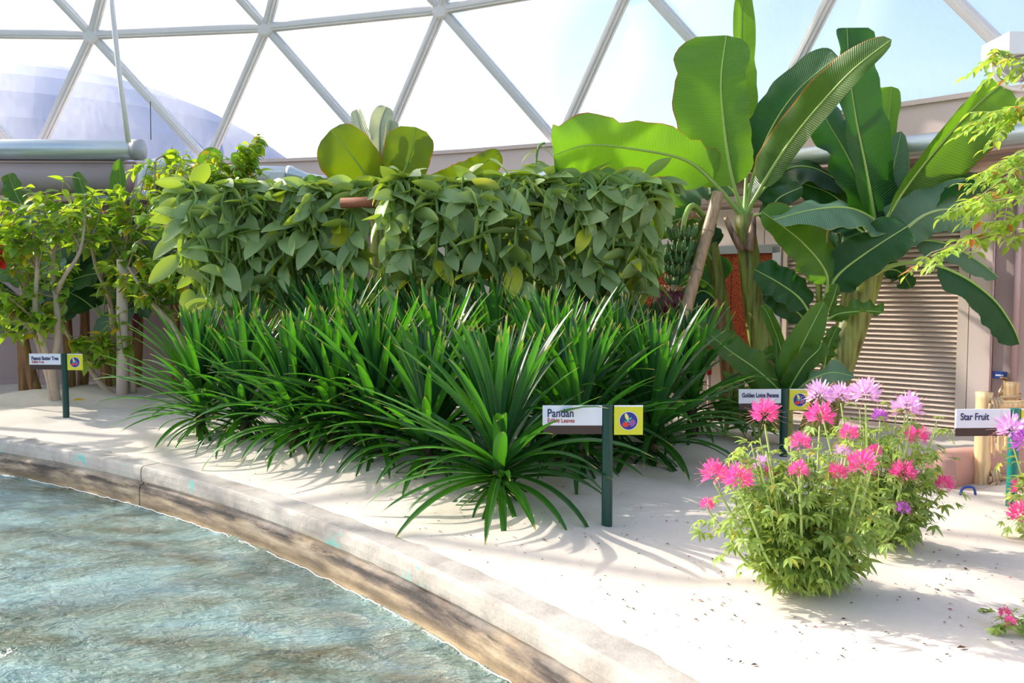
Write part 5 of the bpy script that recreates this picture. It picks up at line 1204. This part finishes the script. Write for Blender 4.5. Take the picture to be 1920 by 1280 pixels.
mb = MB(); cane(mb, f0 + Vector((0, 0, -.1)), Vector((f0.x, f0.y, at(1840, 735, d).z)), .058, 3); wpart('post', mb, M['bamboo'], fence)
f1 = Vector((f0.x + .62, f0.y + .75, f0.z)); mb = MB(); cane(mb, f1 + Vector((0, 0, -.1)), Vector((f1.x, f1.y, at(1898, 716, f1.y).z)), .06, 3)
f1b = Vector((at(1897, 716, f0.y + .6).x, f0.y + .6, f0.z)); mb = MB(); cane(mb, f1b + Vector((0, 0, -.1)), Vector((f1b.x, f1b.y, at(1897, 716, f1b.y).z)), .058, 3); wpart('post', mb, M['bamboo'], fence)
r0 = at(1846, 760, d - .02); r1 = at(2060, 752, d + .35); mb = MB(); cane(mb, r0, r1, .030, 3); wpart('rail', mb, M['bamboo'], fence)
q0 = at(1846, 893, d - .02); q1 = at(2060, 905, d + .35); mb = MB(); cane(mb, q0, q1, .030, 3); wpart('rail', mb, M['bamboo_grey'], fence)
for k in range(16):
    t = .10 + k * .058; a = lerp(q0, q1, t); c = lerp(r0, r1, t); mb = MB(); cane(mb, a + Vector((0, .05, -.02)), c + Vector((0, .05, -.02)), .017, 2); wpart('slat', mb, M['bamboo'], fence)
mb = MB(); coil(mb, at(1862, 757, d - .03), Vector((1, 0, 0)), .045, 4, .024, .012); wpart('rope', mb, M['rope'], fence)
mb = MB(); coil(mb, at(1860, 893, d - .03), Vector((1, 0, 0)), .045, 3, .024, .012); wpart('rope', mb, M['rope'], fence)
mb = MB(); coil(mb, Vector((f1b.x, f1b.y, at(1897, 746, f1b.y).z)), UP, .07, 2, .05, .014); wpart('rope', mb, M['rope'], fence)
mb = MB(); mb.tube(catmull([at(1868, 902, d - .05), at(1850, 916, d - .15), at(1825, 920, d - .2), at(1812, 924, d - .22)], 14), .013, 7); wpart('rope', mb, M['rope'], fence)
mb = MB(); mb.tube(catmull([at(1872, 902, d - .05), at(1868, 918, d - .12), at(1846, 924, d - .2)], 14), .013, 7); wpart('rope', mb, M['rope'], fence)
# terracotta kerb end
k0 = on_sand(1800, 918)
def kerb():
    mb = MB(); path = catmull([Vector((k0.x - .14, k0.y + .02, 0)), Vector((k0.x - .02, k0.y + .22, 0)), Vector((k0.x + .25, k0.y + .38, 0)), Vector((k0.x + .9, k0.y + .45, 0)), Vector((k0.x + 2.2, k0.y + .35, 0))], 24)
    prof = [(-.10, -.1), (-.11, .10), (-.10, .20), (-.07, .235), (.07, .235), (.10, .20), (.11, .1), (.10, -.1)]; k = len(prof); vs = []
    for i, p in enumerate(path):
        T = (path[min(i + 1, 24)] - path[max(i - 1, 0)]).normalized(); S = Vector((T.y, -T.x, 0))
        for a, z in prof: vs.append(p + S * a + Vector((0, 0, z + k0.z)))
    fs = [(i * k + j, (i + 1) * k + j, (i + 1) * k + (j + 1) % k, i * k + (j + 1) % k) for i in range(24) for j in range(k)] + [tuple(range(k)), tuple(24 * k + j for j in range(k - 1, -1, -1))]
    mb.add(vs, fs); o = put('garden_kerb', mb.mesh('garden_kerb', True, k0), M['terracotta']); o.location = k0
    tag(o, 'rounded terracotta kerb end beside the bamboo post', 'kerb')
kerb()
h0 = on_sand(1808, 928); tube_thing('blue_hose', catmull([h0 + Vector((-.03, 0, -.01)), h0 + Vector((-.01, 0, .05)), h0 + Vector((.06, 0, .055)), h0 + Vector((.09, .02, .0))], 14), .009, M['blue_plastic'], 'short loop of blue hose beside the bamboo post', 'hose', 7)
# red flower at the left edge
b = base_at(-18, 10.6); rf = empty('red_flower', b); tag(rf, 'red flowering plant half cut off at the left edge', 'flower')
mb = MB(); mb.tube([b, at(-12, 560, 10.6), at(-8, 470, 10.6)], .02, 7); wpart('stem', mb, M['midrib'], rf)
for k, (u, v) in enumerate(((10, 458), (14, 480), (10, 505), (-30, 460), (-35, 490))):
    q = MB(); P = catmull([at(-8, 500, 10.6), lerp(at(-8, 490, 10.6), at(u, v, 10.5), .6) + Vector((0, 0, .03)), at(u, v, 10.5)], 8); blade(q, P, lambda t: .055 * max(.02, math.sin(math.pi * (t * .95 + .03))), Vector((0, -1, .3)), ((-1, .2), (0, 0), (1, .2))); wpart('bract', q, M['red_bract'], rf)

# ------------------------------------------------------------------ litter on the sand
def litter():
    rng = random.Random(4); mb = MB(); pm = MB()
    for i in range(700):
        if i < 330: u, v = rrange(rng, 700, 1900), rrange(rng, 960, 1270)
        else: u, v = rrange(rng, 300, 1900), rrange(rng, 850, 1150)
        p = ground(u, v); r = math.hypot(p.x - CURB_C.x, p.y - CURB_C.y)
        if r < CURB_R + .25: continue
        z = sand_h(p.x, p.y) + .004; s = rrange(rng, .002, .008) * (1.6 if rng.random() < .08 else 1); a = rng.random() * 6.28
        c, sn = math.cos(a) * s * 1.7, math.sin(a) * s * 1.7
        (pm if rng.random() < .2 else mb).add([(p.x - c, p.y - sn, z), (p.x + sn * .5, p.y - c * .5, z + s * .3), (p.x + c, p.y + sn, z + s * .2), (p.x - sn * .5, p.y + c * .5, z + s * .5)], [(0, 1, 2, 3)])
    o = put('leaf_litter', mb.mesh('leaf_litter', False), M['debris']); tag(o, 'dark dry flecks scattered over the sand', 'litter', kind='stuff')
    o = put('petal_litter', pm.mesh('petal_litter', False), M['petal_litter']); tag(o, 'small reddish fallen petals scattered over the sand', 'litter', kind='stuff')
litter()
g = on_sand(135, 755); o = put('fallen_leaf', ovate_variant(990, 'fallen_leaf', .3), plain('yellow_leaf', (226, 180, 40), .6)); o.location = g + Vector((0, 0, .02)); o.scale = (.2, .2, .2); o.rotation_euler = (.5, .2, .6)
tag(o, 'curled yellow leaf lying on the sand beside the tree sign', 'leaf')
